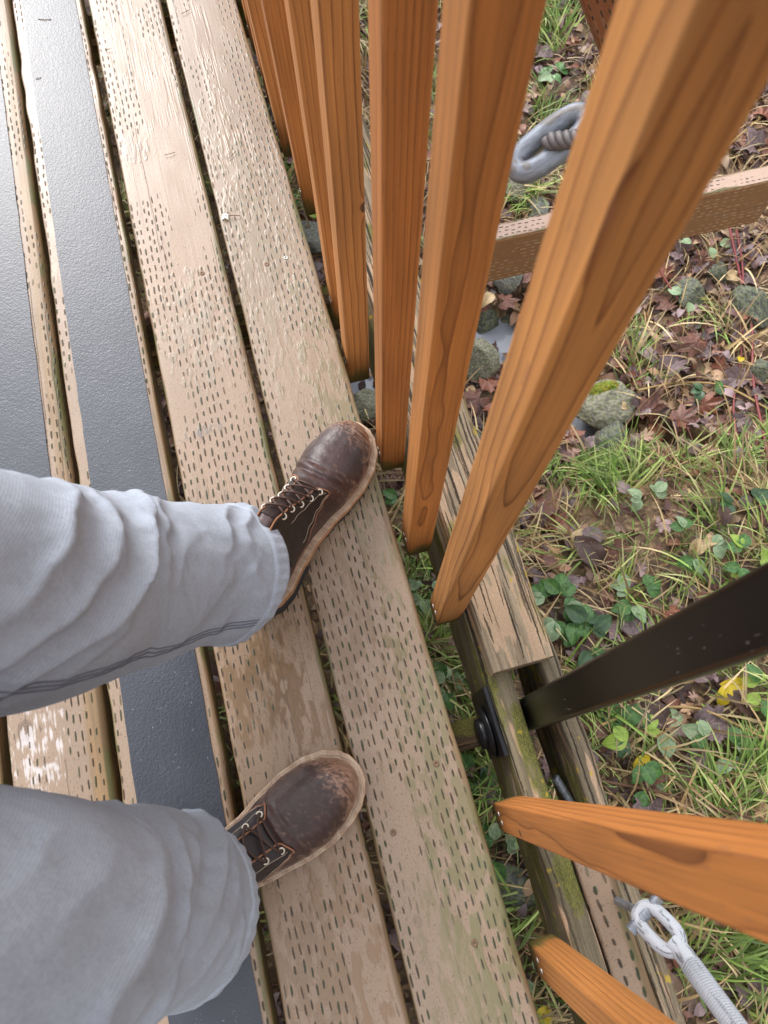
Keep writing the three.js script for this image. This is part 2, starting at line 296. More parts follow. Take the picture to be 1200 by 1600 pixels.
const t4 = deckTex(44, BL, { worn: 0.45, fill: 0.07, patches: [dab(0.11, -0.1, 0.04, 0.3, [112, 108, 74], 0.6), dab(0.11, 0.45, 0.04, 0.3, [116, 110, 78], 0.5), dab(0.04, 0.2, 0.05, 0.16, [124, 100, 76], 0.5), dab(0.05, 0.9, 0.06, 0.3, [134, 124, 102], 0.45), dab(0.08, -0.25, 0.05, 0.15, [116, 110, 78], 0.5)], tan: [149, 128, 108], knots: [[T + 0.075, -0.185 - A0, 0.008], [T + 0.03, -0.17 - A0, 0.006], [T + 0.07, 0.18 - A0, 0.004]] });
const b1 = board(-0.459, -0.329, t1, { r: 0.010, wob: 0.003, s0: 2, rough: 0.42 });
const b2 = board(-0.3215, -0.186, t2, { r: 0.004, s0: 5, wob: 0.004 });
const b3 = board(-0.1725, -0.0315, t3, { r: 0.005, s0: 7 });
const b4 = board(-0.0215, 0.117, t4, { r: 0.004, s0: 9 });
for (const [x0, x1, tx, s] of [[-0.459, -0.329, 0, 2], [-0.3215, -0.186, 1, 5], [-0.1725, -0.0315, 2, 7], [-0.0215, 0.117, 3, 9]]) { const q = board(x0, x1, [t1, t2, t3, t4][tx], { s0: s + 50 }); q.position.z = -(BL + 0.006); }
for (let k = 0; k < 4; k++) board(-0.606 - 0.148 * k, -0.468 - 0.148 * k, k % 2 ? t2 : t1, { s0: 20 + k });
grip(b1, -0.062, 0.034, 0.245, A1 - 0.01); grip(b2, -0.0495, 0.056, A0 + 0.01, A1 - 0.01);
screw(b4, 0.035, 0.0, rustScrew); screw(b4, 0.02, 0.03 - 0.24); screw(b4, -0.042, -0.065, rustScrew); screw(b4, 0.025, 0.855, steelScrew); screw(b4, -0.01, 0.85, rustScrew); screw(b3, -0.035, 0.02); screw(b3, 0.03, 0.86); screw(b2, -0.01, 0.86);
// joists that carry the boards
const joistTex = weatherTex(61, 0.25, 1.4, { base: [120, 92, 62], dark: [54, 44, 30], moss: 0.5, paintAmt: 0.05 });
for (const a of [0.028, 0.86, 1.72, 2.5, -0.62]) { const j = mesh('joist', timber(0.042, 0.09, -1.1, 0.178, { r: 0.003, seg: 20, wob: 0.003, s0: a * 7 }), std({ ...joistTex, bumpScale: 0.003, roughness: 0.85 }), deck); j.rotation.y = -Math.PI / 2; j.position.set(0, -0.172, -a); }

// ---------------------------------------------------------------- edge beam of two timbers with a cap plank
const eb = thing('edge_beam', 'mossy weathered double timber beam carrying the railing balusters', 'beam');
const mossTex = weatherTex(71, 0.4, 3, { W: 512, H: 2048, base: [136, 124, 100], dark: [80, 72, 54], moss: 0.64, paintAmt: -0.1, crack: 120, lichen: 0.2 });
const outTex = weatherTex(72, 0.38, 3, { W: 512, H: 2048, base: [146, 130, 106], dark: [64, 56, 42], moss: 0.3, paintAmt: 0.2, crack: 260, lichen: 0.45 });
const capTex = weatherTex(73, 0.26, 2.6, { W: 384, H: 2048, base: [168, 150, 124], dark: [104, 88, 68], moss: 0.05, paintAmt: 0.5, crack: 700, lichen: 0.12, paintCol: [190, 160, 130] });
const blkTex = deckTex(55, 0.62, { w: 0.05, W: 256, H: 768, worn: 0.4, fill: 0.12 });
const place = (m, x, y) => { m.position.set(x, y, 0); return m; };
place(mesh('inner_timber', timber(0.038, 0.165, -0.75, 2.75, { r: 0.005, seg: 160, wob: 0.006, s0: 31 }), std({ ...mossTex, bumpScale: 0.004, roughness: 0.9 }), eb), 0.2055, -0.1225);
place(mesh('outer_timber', timber(0.027, 0.165, -0.75, 2.75, { r: 0.004, seg: 160, wob: 0.007, s0: 37 }), std({ ...outTex, bumpScale: 0.005, roughness: 0.9 }), eb), 0.2835, -0.1225);
place(mesh('cap_plank', timber(0.091, 0.037, 0.092, 2.7, { r: 0.004, seg: 140, wob: 0.004, s0: 41 }), std({ ...capTex, bumpScale: 0.003, roughness: 0.85 }), eb), 0.2375, -0.0195);
place(mesh('spacer_block', timber(0.044, 0.12, -0.75, -0.135, { r: 0.004, seg: 40, wob: 0.004, s0: 43 }), std({ ...blkTex, bumpScale: 0.003, roughness: 0.75 }), eb), 0.248, -0.099);

// ---------------------------------------------------------------- railing
const rail = thing('bridge_railing', 'orange stained wooden railing of square vertical balusters along the deck edge', 'railing');
// near-left base x, near face a, lean across / along per metre, visible height follows
const BAL = [
  [0.1355, -0.60, 0, 0], [0.1394, -0.2816, 0.033, -0.002], [0.1487, -0.1079, -0.0085, 0.001], [0.1465, 0.1882, -0.019, -0.0325], [0.1355, 0.3065, -0.0124, -0.0086], [0.1355, 0.457, -0.017, -0.029],
  [0.1244, 0.6326, -0.0095, -0.0074], [0.1311, 0.7575, -0.033, 0.003], [0.1373, 1.0082, -0.058, 0.003], [0.1286, 1.1621, -0.07, 0.003], [0.13, 1.31, -0.06, 0], [0.131, 1.46, -0.05, 0], [0.13, 1.61, -0.04, 0], [0.13, 1.77, -0.03, 0], [0.13, 1.92, -0.03, 0], [0.13, 2.08, -0.03, 0]];
const BLEN = 1.06, YB = -0.08;
const gopt = [
  { pith: [0.07, 0.02], ring: 0.006, wave: 0.003, early: [194, 124, 62] },
  { pith: [-0.02, 0.05], ring: 0.0065, wave: 0.0035 },
  { pith: [0.085, 0.045], ring: 0.0088, wave: 0.005, tilt: [-0.006, 0], early: [204, 130, 64], knots: [[0.01, 0.17, 0.004]] },
  { pith: [0.016, -0.022], ring: 0.0105, wave: 0.007, tilt: [0.0, 0.022], early: [206, 142, 78] },
  { pith: [0.012, -0.016], ring: 0.012, wave: 0.013, tilt: [0, 0.01], early: [198, 130, 66] },
  { pith: [0.11, 0.05], ring: 0.0052, wave: 0.003, early: [192, 122, 60] },
  { pith: [0.06, -0.03], ring: 0.0085, wave: 0.006, knots: [[0.115, 0.40, 0.007]] },
  { pith: [0.09, -0.01], ring: 0.008, wave: 0.005, knots: [[0.13, 0.18, 0.006]] },
];
const stainMat = gopt.map((o, i) => std({ ...grainTex(100 + i * 7, BLEN, o), bumpScale: 0.0008, roughness: 0.62 }));
// a stick stands upright: section round (0,0)..(s,s), u runs over the faces in the order x=0, far (+a), x=s, near (-a)
function stick(s, len) {
  const r = 0.0028, pos = [], uv = [], idx = [], seg = 24, prof = [], nc = 3;
  const cor = (cx, cz, q0) => { for (let i = 0; i <= nc; i++) { const q = q0 - i / nc * Math.PI / 2; prof.push([cx + r * Math.cos(q), cz + r * Math.sin(q)]); } };
  // profile in (x, a): start at x=0 near corner, go up the x=0 face
  cor(r, r, -Math.PI / 2); cor(r, s - r, Math.PI); cor(s - r, s - r, Math.PI / 2); cor(s - r, r, 0); prof.push([...prof[0]]);
  const n = prof.length, L = [0]; for (let i = 1; i < n; i++) L.push(L[i - 1] + Math.hypot(prof[i][0] - prof[i - 1][0], prof[i][1] - prof[i - 1][1]));
  for (let k = 0; k <= seg; k++) { const b = k === 0 ? 0.0015 : 0; for (let i = 0; i < n; i++) { const [x, a] = prof[i]; pos.push(lerp(x, s / 2, b * 20), k / seg * len, -lerp(a, s / 2, b * 20)); uv.push(L[i] / L[n - 1], k / seg); } }
  for (let k = 0; k < seg; k++) for (let i = 0; i < n - 1; i++) { const p = k * n + i, q = p + n; idx.push(p, p + 1, q, q, p + 1, q + 1); }
  for (const [k, f] of [[0, 1], [seg, 0]]) { const c = pos.length / 3; pos.push(s / 2, k / seg * len, -s / 2); uv.push(0.1, 0.004); for (let i = 0; i < n - 1; i++) f ? idx.push(c, k * n + i + 1, k * n + i) : idx.push(c, k * n + i, k * n + i + 1); }
  return geom(pos, idx, uv);
}
const stickGeo = stick(0.038, BLEN), bright = std({ color: srgb(205, 205, 200), metalness: 0.5, roughness: 0.35 });
BAL.forEach(([x, a, lx, la], i) => {
  const b = mesh('baluster', stickGeo, stainMat[i < 8 ? i : [5, 6, 0, 7, 1, 5, 6, 0][i - 8]], rail);
  b.matrixAutoUpdate = true; b.position.set(x, YB, -a);
  b.quaternion.setFromUnitVectors(new THREE.Vector3(0, 1, 0), new THREE.Vector3(lx, 1, -la).normalize());
  for (const da of [-0.0055, 0.0055]) { const s = mesh('screw', screwGeo, bright, b); s.rotation.z = Math.PI / 2; s.scale.setScalar(0.8); s.position.set(-0.0002, 0.045 + da * 0.5, -0.019 + da); }
});
place(mesh('bottom_rail_block', timber(0.001, 0.001, 0, 0.001), stainMat[0], rail), 0, 0); rail.remove(rail.children[rail.children.length - 1]);
const railMat = std({ ...grainTex(300, 3, { pith: [0.1, 0.05], ring: 0.007, W: 256, H: 1024 }), bumpScale: 0.0008, roughness: 0.6 });
place(mesh('top_rail', timber(0.038, 0.089, -0.75, 2.3, { r: 0.004, seg: 8 }), railMat, rail), 0.205, 0.97 - 0.0445 + 0.05);
place(mesh('handrail_cap', timber(0.14, 0.038, -0.75, 2.3, { r: 0.006, seg: 8 }), railMat, rail), 0.17, 1.05);

// ---------------------------------------------------------------- steel post with its bolt plate
const post = thing('steel_post', 'black painted square steel post rising from the gap in the edge beam', 'post', null, P(0.2311 + 0.0235, 0, 0.0296));
const blackTex = paint(256, 512, (i, j) => { const f = hash(i, j, 5), m = fbm(i / 30, j / 60, 8, 3), s = n2(i / 2.2, j / 3.5, 12) > 0.91 && fbm(i / 26, j / 40, 14, 2) > 0.48 ? 1 : 0; const v = 9 + 6 * m + 5 * (f - 0.5); return s ? [110, 108, 106, 150] : [v, v * 0.95, v * 0.94, 128 + (f - 0.5) * 30]; });
const blackMat = std({ ...blackTex, bumpScale: 0.0004, roughness: 0.3 });
const pg = timber(0.047, 0.047, -0.5, 1.45, { r: 0.006, seg: 20 }); pg.rotateX(Math.PI / 2);
{ const m = mesh('tube', pg, blackMat, post); m.position.y = 0; m.rotation.z = -0.012; }
const bracket = thing('bolt_bracket', 'black steel bolt plate on the mossy inner face of the edge beam', 'bracket', null, P(0.1865, -0.105, 0.032));
const darkSteel = std({ color: srgb(24, 25, 30), roughness: 0.32, metalness: 0.3 });
{
  const g = timber(0.008, 0.13, -0.048, 0.048, { r: 0.0025, seg: 4 }); const m = mesh('plate', g, darkSteel, bracket); m.position.x = -0.0035;
  const lat = (pts) => { const q = new THREE.LatheGeometry(pts.map((p) => new THREE.Vector2(...p)), 36); q.rotateZ(Math.PI / 2); return q; };
  const w = mesh('washer', lat([[0.012, 0], [0.037, 0], [0.037, 0.004], [0.034, 0.008], [0.029, 0.0095], [0.012, 0.009]]), darkSteel, bracket); w.position.set(-0.007, 0.005, 0.01);
  const b = mesh('bolt', lat([[0.022, 0.006], [0.023, 0.012], [0.021, 0.017], [0.015, 0.0195], [0, 0.0205]]), darkSteel, bracket); b.position.set(-0.007, 0.005, 0.01);
}

// ---------------------------------------------------------------- outrigger and its diagonal brace
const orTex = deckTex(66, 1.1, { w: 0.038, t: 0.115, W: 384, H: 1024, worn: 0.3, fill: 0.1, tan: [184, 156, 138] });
const orSide = std({ ...orTex, bumpScale: 0.002, roughness: 0.6 });
{
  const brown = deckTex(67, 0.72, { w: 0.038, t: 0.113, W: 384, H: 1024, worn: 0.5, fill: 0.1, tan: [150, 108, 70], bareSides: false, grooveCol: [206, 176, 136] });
  const o = thing('outrigger_beam', 'tan incised timber outrigger reaching out from the edge beam over the stream bank', 'beam');
  const m = mesh('timber', timber(0.038, 0.113, 0.42, 1.015, { r: 0.003, seg: 40, wob: 0.001, s0: 3 }), std({ ...brown, bumpScale: 0.0015, roughness: 0.75 }), o);
  m.rotation.y = -Math.PI / 2; m.position.set(0, -0.0775, -0.8305);
  mesh('top_coat', grid(1, 60, (u, v) => [lerp(0.422, 1.013, v), -0.0195, -lerp(0.8135, 0.8475, u)], (u, v) => [lerp(0.38, 0.5, u), v]), orSide, o);
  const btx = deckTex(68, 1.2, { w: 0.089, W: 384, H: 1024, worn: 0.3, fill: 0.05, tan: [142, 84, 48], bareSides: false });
  const d = thing('diagonal_brace', 'brown incised timber brace rising from the outrigger towards the railing', 'brace');
  const D = new THREE.Vector3(-0.545, 0.838, 0), Wd = new THREE.Vector3(0.838, 0.545, 0);
  const q = mesh('timber', timber(0.089, 0.038, 0, 1.15, { r: 0.003, seg: 30 }), std({ ...btx, bumpScale: 0.002, roughness: 0.65 }), d);
  d.position.set(0.753, -0.015, -0.832).addScaledVector(Wd, 0.0445).addScaledVector(D, 0.03);
  q.quaternion.setFromRotationMatrix(new THREE.Matrix4().makeBasis(Wd, D.clone().negate().cross(Wd), D.clone().negate()));
}

// ---------------------------------------------------------------- cable hardware
const galv = std({ ...paint(256, 256, (i, j) => { const m = fbm(i / 26, j / 26, 31, 4), k = n2(i / 7, j / 7, 35), f = hash(i, j, 6), st = sm(0.62, 0.72, fbm(i / 18, j / 40, 37, 3)); let c = [152, 158, 168].map((v) => v * (0.8 + 0.25 * m + 0.14 * (k - 0.5) + 0.06 * (f - 0.5))); c = mix3(c, [116, 104, 92], st * 0.5); return [...c, 110 + 60 * k]; }), bumpScale: 0.0005, metalness: 0.5, roughness: 0.48 });
const whitePaint = std({ color: srgb(214, 216, 220), roughness: 0.6, ...(() => { const q = paint(256, 256, (i, j) => { const m = fbm(i / 22, j / 22, 3, 4), f = hash(i, j, 2); const c = m > 0.64 ? [158, 160, 164] : [232, 233, 236]; return [...c.map((v) => v * (0.92 + 0.12 * f)), m > 0.6 ? 70 : 140 + 50 * m]; }); return q; })(), bumpScale: 0.001 });
function ringLoop(c, dir, up, len, wid, r) {                        // an elongated link
  const s = up.clone().normalize(), d = dir.clone().normalize(), pts = [];
  for (let i = 0; i < 28; i++) { const q = i / 28 * Math.PI * 2, cx = Math.cos(q), sy = Math.sin(q); pts.push(c.clone().addScaledVector(d, len / 2 * Math.sign(cx) * Math.pow(Math.abs(cx), 0.7)).addScaledVector(s, wid / 2 * Math.sign(sy) * Math.pow(Math.abs(sy), 0.8))); }
  return tube(pts, r, 14, 90, true);
}
const twisted = (p, q, r, turns, name, mat, parent) => {
  const d = q.clone().sub(p), L = d.length(); d.normalize(); const e1 = new THREE.Vector3(0, 1, 0).cross(d).normalize(), e2 = d.clone().cross(e1), gs = [];
  for (let s = 0; s < 3; s++) { const pts = []; for (let i = 0; i <= turns * 10; i++) { const t = i / (turns * 10), w = t * turns * 2 * Math.PI + s * 2.094; pts.push(p.clone().addScaledVector(d, t * L).addScaledVector(e1, Math.cos(w) * r * 0.5).addScaledVector(e2, Math.sin(w) * r * 0.5)); } gs.push(tube(pts, r * 0.56, 7, turns * 16)); }
  return mesh(name, mergeGeometries(gs), mat, parent);
};
{
  const t = thing('cable_link', 'grey galvanized cable link hanging outside the balusters', 'cable link');
  const a = at(817, 258, 0.22), b = at(905, 190, 0.26), m = a.clone().add(b).multiplyScalar(0.5);
  const dir = b.clone().sub(a), side = new THREE.Vector3(0.35, 0.1, 0.9).sub(dir.clone().multiplyScalar(new THREE.Vector3(0.35, 0.1, 0.9).dot(dir) / dir.lengthSq()));
  mesh('link', ringLoop(m, dir, side, dir.length() * 1.2, 0.04, 0.0155), galv, t);
  twisted(at(855, 222, 0.25), at(1010, 205, 0.34), 0.0125, 4, 'wire_rope', std({ color: srgb(126, 122, 122), metalness: 0.6, roughness: 0.5 }), t);
}
{
  const t = thing('turnbuckle', 'white painted turnbuckle with jaw end above the edge beam', 'turnbuckle');
  const tip = at(1003, 1424, 0.06), nk = at(1062, 1484, 0.09), end = at(1165, 1625, 0.17);
  const dir = nk.clone().sub(tip), view = new THREE.Vector3(0, 1, 0).sub(tip).normalize().negate();
  const side = dir.clone().cross(view).normalize();
  mesh('jaw', ringLoop(tip.clone().lerp(nk, 0.45), dir, side, dir.length() * 1.0, 0.027, 0.0075), whitePaint, t);
  const pts = [tip.clone().lerp(nk, 0.8), nk, nk.clone().lerp(end, 0.5), end, end.clone().addScaledVector(end.clone().sub(nk), 1.5)];
  mesh('rod', tube(pts, 0.011, 14, 60), whitePaint, t);
  const th = []; const d = end.clone().sub(nk).normalize();
  for (let i = 0; i < 60; i++) { const g = new THREE.TorusGeometry(0.0109, 0.0009, 5, 20); g.applyQuaternion(new THREE.Quaternion().setFromUnitVectors(new THREE.Vector3(0, 0, 1), d)); const q = nk.clone().addScaledVector(d, 0.02 + i * 0.003); g.translate(q.x, q.y, q.z); th.push(g); }
  mesh('thread', mergeGeometries(th), whitePaint, t);
  const pin = new THREE.CylinderGeometry(0.007, 0.007, 0.05, 14); pin.applyQuaternion(new THREE.Quaternion().setFromUnitVectors(new THREE.Vector3(0, 1, 0), side)); const pm = tip.clone().lerp(nk, 0.08); pin.translate(pm.x, pm.y, pm.z); mesh('pin', pin, galv, t);
  mesh('eye_bolt', tube([pm, pm.clone().lerp(new THREE.Vector3(pm.x, -0.05, pm.z), 0.5), new THREE.Vector3(pm.x, -0.06, pm.z)], 0.005, 10, 8), galv, t);
  const c = thing('cut_cable', 'frayed end of a wire cable lying in the gap of the edge beam', 'cable');
  twisted(at(868, 1215, -0.09), at(905, 1275, -0.10), 0.006, 7, 'strand', galv, c);
}

// ---------------------------------------------------------------- person
const person = thing('person', 'person in pale grey jeans and scuffed brown leather boots standing on the deck', 'person', null, P(-0.2, 0, 0.1));
const PO = person.position.clone(); const inPerson = (m) => { m.position.sub(PO); return m; };
const weave = paint(256, 256, (i, j) => { const tw = 0.5 + 0.5 * Math.sin((i + j) * Math.PI / 4), f = hash(i, j, 3), a = tn(i, j, 256, 32, 1), b = tn(i, j, 256, 8, 5); const y1 = tn(i, Math.floor(j / 6) * 6, 256, 86, 11), y2 = tn(Math.floor(i / 6) * 6, j, 256, 86, 12), v = 0.92 + 0.06 * tw + 0.06 * (f - 0.5) + 0.03 * (a - 0.5) + 0.06 * (y1 - 0.5) + 0.03 * (y2 - 0.5); return [166 * v, 174 * v, 186 * v, 110 + 50 * tw + 60 * (f - 0.5)]; });
const denim = std({ ...weave, bumpScale: 0.00035, roughness: 0.92 });
const CAM = new THREE.Vector3(0, 1, 0);
function legSurface(axis, R, folds, sd, hemTilt) {
  const curve = new THREE.CatmullRomCurve3(axis, false, 'centripetal'); curve.arcLengthDivisions = 400; const LEN = curve.getLength();
  const frame = (s) => { const c = curve.getPointAt(s), t = curve.getTangentAt(s); const v = CAM.clone().sub(c); if (s > 0.5) v.lerp(new THREE.Vector3(1, 0.3, 0), sm(0.5, 0.8, s)); const e1 = v.addScaledVector(t, -v.dot(t)).normalize(); const e2 = e1.clone().cross(t); return [c, t, e1, e2]; };
  const F = []; for (let i = 0; i <= 400; i++) F.push(frame(i / 400));
  const surf = (s, th, off = 0) => {
    s = clamp(s + hemTilt(Math.sin(th)) * Math.exp(-s * LEN / 0.06) / LEN, 0, 1);
    const fi = clamp(s) * 400, i0 = Math.min(399, Math.floor(fi)), f = fi - i0, A = F[i0], B = F[i0 + 1];
    const l = s * LEN, w = ((th + Math.PI) % (2 * Math.PI) + 2 * Math.PI) % (2 * Math.PI) - Math.PI;
    let r = R(l, w) + off;
    const wl = l + (fbm(Math.cos(w) * 2.2 + 5, Math.sin(w) * 2.2 + l * 6, sd, 3) - 0.5) * 0.05;
    for (const [l0, k, w1, w2, amp, tc, tw] of folds) {
      const dl = wl - l0 - k * (w - tc) - 0.006 * Math.sin(w * 2.2 + l0 * 50), env = Math.exp(-(((w - tc) / tw) ** 2));
      const ww = (dl > 0 ? w1 : w2) * 0.62, e = 0.004; r += 0.56 * amp * lerp(1, 0.55, Math.exp(-(((l0 - 0.15) / 0.05) ** 2))) * env * Math.exp(-(Math.sqrt(dl * dl + e * e) - e) / ww) - 0.26 * amp * env * Math.exp(-(((dl + 2.2 * w2) / (1.6 * w2)) ** 2));
    }
    r += (fbm(Math.cos(w) * 1.6 + 9, Math.sin(w) * 1.6 + l * 9, sd + 7, 3) - 0.5) * 0.005 * sm(0, 0.05, l) + (fbm(Math.cos(w) * 6 + l * 30, Math.sin(w) * 6 - l * 12, sd + 11, 3) - 0.5) * 0.0016;
    { const q = n2(l * 24 - w * 1.6 + 3, Math.sin(w) * 2.2 + l * 5, sd + 60), q2 = n2(l * 40 + w * 2.2, Math.cos(w) * 3 + l * 9, sd + 66); r += (0.0026 * (0.5 - Math.abs(2 * q - 1)) + 0.0011 * (0.5 - Math.abs(2 * q2 - 1))) * sm(0.01, 0.04, l); }
    const p = new THREE.Vector3(); const cw = Math.cos(w), sw = Math.sin(w);
    for (const k of ['x', 'y', 'z']) p[k] = lerp(A[0][k], B[0][k], f) + r * (cw * lerp(A[2][k], B[2][k], f) + sw * lerp(A[3][k], B[3][k], f));
    return p;
  };
  return { surf, LEN };
}
function legGeo(L, nS = 330, nT = 200) {
  const arr = (p) => [p.x, p.y, p.z];
  const outer = grid(nS, nT, (u, v) => arr(L.surf(u, -v * 2 * Math.PI)), (u, v) => [v * 0.5 / 0.10, u * L.LEN / 0.10]);
  return outer;
}
function hemGeo(L, s1) {                                            // turned and stitched hem: a raised band, rounded at its end
  const N = 14, arr = (p) => [p.x, p.y, p.z];
  return grid(N, 160, (u, v) => { const th = -v * 2 * Math.PI; if (u > 0.72) { const q = (u - 0.72) / 0.28 * Math.PI; return arr(L.surf(0.0001 + 0.004 * (1 - Math.sin(q)), th, 0.0002 + 0.0022 * Math.cos(q) - 0.004 * (q / Math.PI))); } const t = u / 0.72; return arr(L.surf(lerp(s1, 0.004, t), th, 0.0022 * sm(0, 0.2, t) + 0.0009 * Math.sin(th * 34 + 3 * Math.sin(th * 3)) * sm(0.1, 0.6, t))); }, (u, v) => [v * 5, u * 0.4]);
}
// axis from hem to hip
const legs = [];
{
  const ax = [at(374, 890, 0.125), at(268, 900, 0.215), at(140, 914, 0.33), at(-20, 928, 0.47), P(-0.33, 0.68, 0.185), P(-0.43, 0.93, 0.185)];
  const R = (l, w) => 0.081 + 0.011 * sm(0.02, 0.25, l) + 0.016 * sm(0.35, 0.8, l) + 0.010 * sm(0.10, 0.0, l) * Math.max(0, Math.sin(w)) ;
  // [l0, slope, w+, w-, amp, thetaC, thetaW]
  const folds = [
    [0.035, 0.05, 0.014, 0.010, 0.008, -0.9, 0.5], [0.055, -0.04, 0.012, 0.014, 0.007, 0.2, 0.45], [0.085, 0.09, 0.022, 0.010, 0.009, -0.7, 0.55], [0.11, 0.02, 0.018, 0.012, 0.005, 0.9, 0.4],
    [0.15, 0.11, 0.050, 0.016, 0.008, 0.35, 0.6], [0.19, -0.07, 0.02, 0.03, 0.005, 0.9, 0.5], [0.20, 0.10, 0.030, 0.010, 0.010, -0.8, 0.6], [0.25, 0.08, 0.012, 0.026, 0.011, -0.7, 0.7], [0.285, 0.10, 0.034, 0.010, 0.015, -0.35, 0.9],
    [0.335, 0.07, 0.014, 0.022, 0.012, -0.7, 0.6], [0.36, 0.12, 0.030, 0.010, 0.016, 0.1, 0.8], [0.41, 0.08, 0.018, 0.020, 0.014, -0.5, 0.8], [0.44, 0.12, 0.03, 0.012, 0.015, 0.3, 0.8], [0.16, 0.05, 0.04, 0.03, -0.005, -0.5, 0.5]];
  legs.push(legSurface(ax, R, folds, 3, (q) => 0.034 * Math.max(0, q) ** 1.5));
}
{
  const ax = [at(276, 1408, 0.135), at(215, 1422, 0.24), at(100, 1452, 0.37), at(-40, 1484, 0.50), P(-0.34, 0.70, 0.0), P(-0.43, 0.93, 0.01)];
  const R = (l, w) => 0.087 + 0.004 * sm(0.02, 0.2, l) + 0.014 * sm(0.35, 0.8, l) + 0.010 * sm(0.1, 0, l) * Math.max(0, Math.sin(w));
  const folds = [
    [0.035, 0.06, 0.014, 0.010, 0.009, -0.8, 0.5], [0.05, -0.05, 0.014, 0.010, 0.008, 0.6, 0.5], [0.085, 0.10, 0.030, 0.010, 0.013, -0.5, 0.7], [0.125, 0.08, 0.014, 0.024, 0.010, 0.5, 0.6],
    [0.165, 0.09, 0.034, 0.012, 0.015, -0.3, 0.8], [0.215, -0.05, 0.022, 0.018, 0.009, 0.7, 0.5], [0.24, 0.08, 0.018, 0.028, 0.014, 0.0, 0.9], [0.30, 0.10, 0.036, 0.012, 0.016, -0.2, 0.9], [0.36, 0.06, 0.02, 0.026, 0.013, 0.3, 0.9], [0.20, 0.04, 0.05, 0.03, -0.006, 0.2, 0.6]];
  legs.push(legSurface(ax, R, folds, 29, (q) => 0.022 * Math.max(0, -q) ** 1.5));
}
{
  const hips = (() => { const arr = []; return grid(24, 60, (u, v) => { const q = v * 2 * Math.PI, y = lerp(0.80, 1.04, u), cx = lerp(-0.40, -0.47, u); return [cx + 0.115 * Math.cos(q) * (1 - 0.1 * u), y, -(0.095 + 0.175 * Math.sin(q) * (1 - 0.12 * u))]; }, (u, v) => [v * 10, u * 2.4]); })();
  const g = mergeGeometries([legGeo(legs[0]), legGeo(legs[1]), hips]);
  const tr = inPerson(mesh('trousers', g, denim, person));
  for (const L of legs) mesh('hem', hemGeo(L, 0.028), denim, tr);
  const thread = std({ color: srgb(112, 118, 130), roughness: 0.9 });
  const gs = []; for (const o of [-0.05, 0, 0.05]) { const pts = []; for (let i = 0; i <= 60; i++) { const s = 0.03 + i / 60 * 0.55; pts.push(legs[0].surf(s, 0.80 + o + 0.05 * Math.sin(s * 9), 0.0004)); } gs.push(tube(pts, 0.0008, 5, 240)); }
  mesh('seam', mergeGeometries(gs), thread, tr);
}
// upper body, above and behind the lens
function blob(caps, lo, hi, n, k = 0.04) {
  const size = Math.max(hi[0] - lo[0], hi[1] - lo[1], hi[2] - lo[2]) / 2, c = [0, 1, 2].map((i) => (lo[i] + hi[i]) / 2);
  const mc = new MarchingCubes(n, new THREE.MeshBasicMaterial(), false, false, 200000); mc.isolation = 0;
  for (let z = 0; z < n; z++) for (let y = 0; y < n; y++) for (let x = 0; x < n; x++) {
    const p = [x, y, z].map((v, i) => c[i] + (v - n / 2) / (n / 2) * size); let s = 0;
    for (const [a, b, r0, r1] of caps) { const ab = b.map((v, i) => v - a[i]), ap = p.map((v, i) => v - a[i]); const t = clamp(vdot(ap, ab) / vdot(ab, ab)); s += Math.exp(-(Math.hypot(...ap.map((v, i) => v - ab[i] * t)) - lerp(r0, r1, t)) / k * 4); }
    mc.field[z * n * n + y * n + x] = Math.log(s + 1e-30) * k / 4;
  }
  mc.update(); const m = mc.count, pos = Array.from(mc.positionArray.slice(0, m * 3)).map((v, i) => c[i % 3] + v * size);
  const g = new THREE.BufferGeometry(); g.setAttribute('position', new THREE.Float32BufferAttribute(pos, 3)); g.setAttribute('normal', new THREE.Float32BufferAttribute(Array.from(mc.normalArray.slice(0, m * 3)), 3)); return g;
}
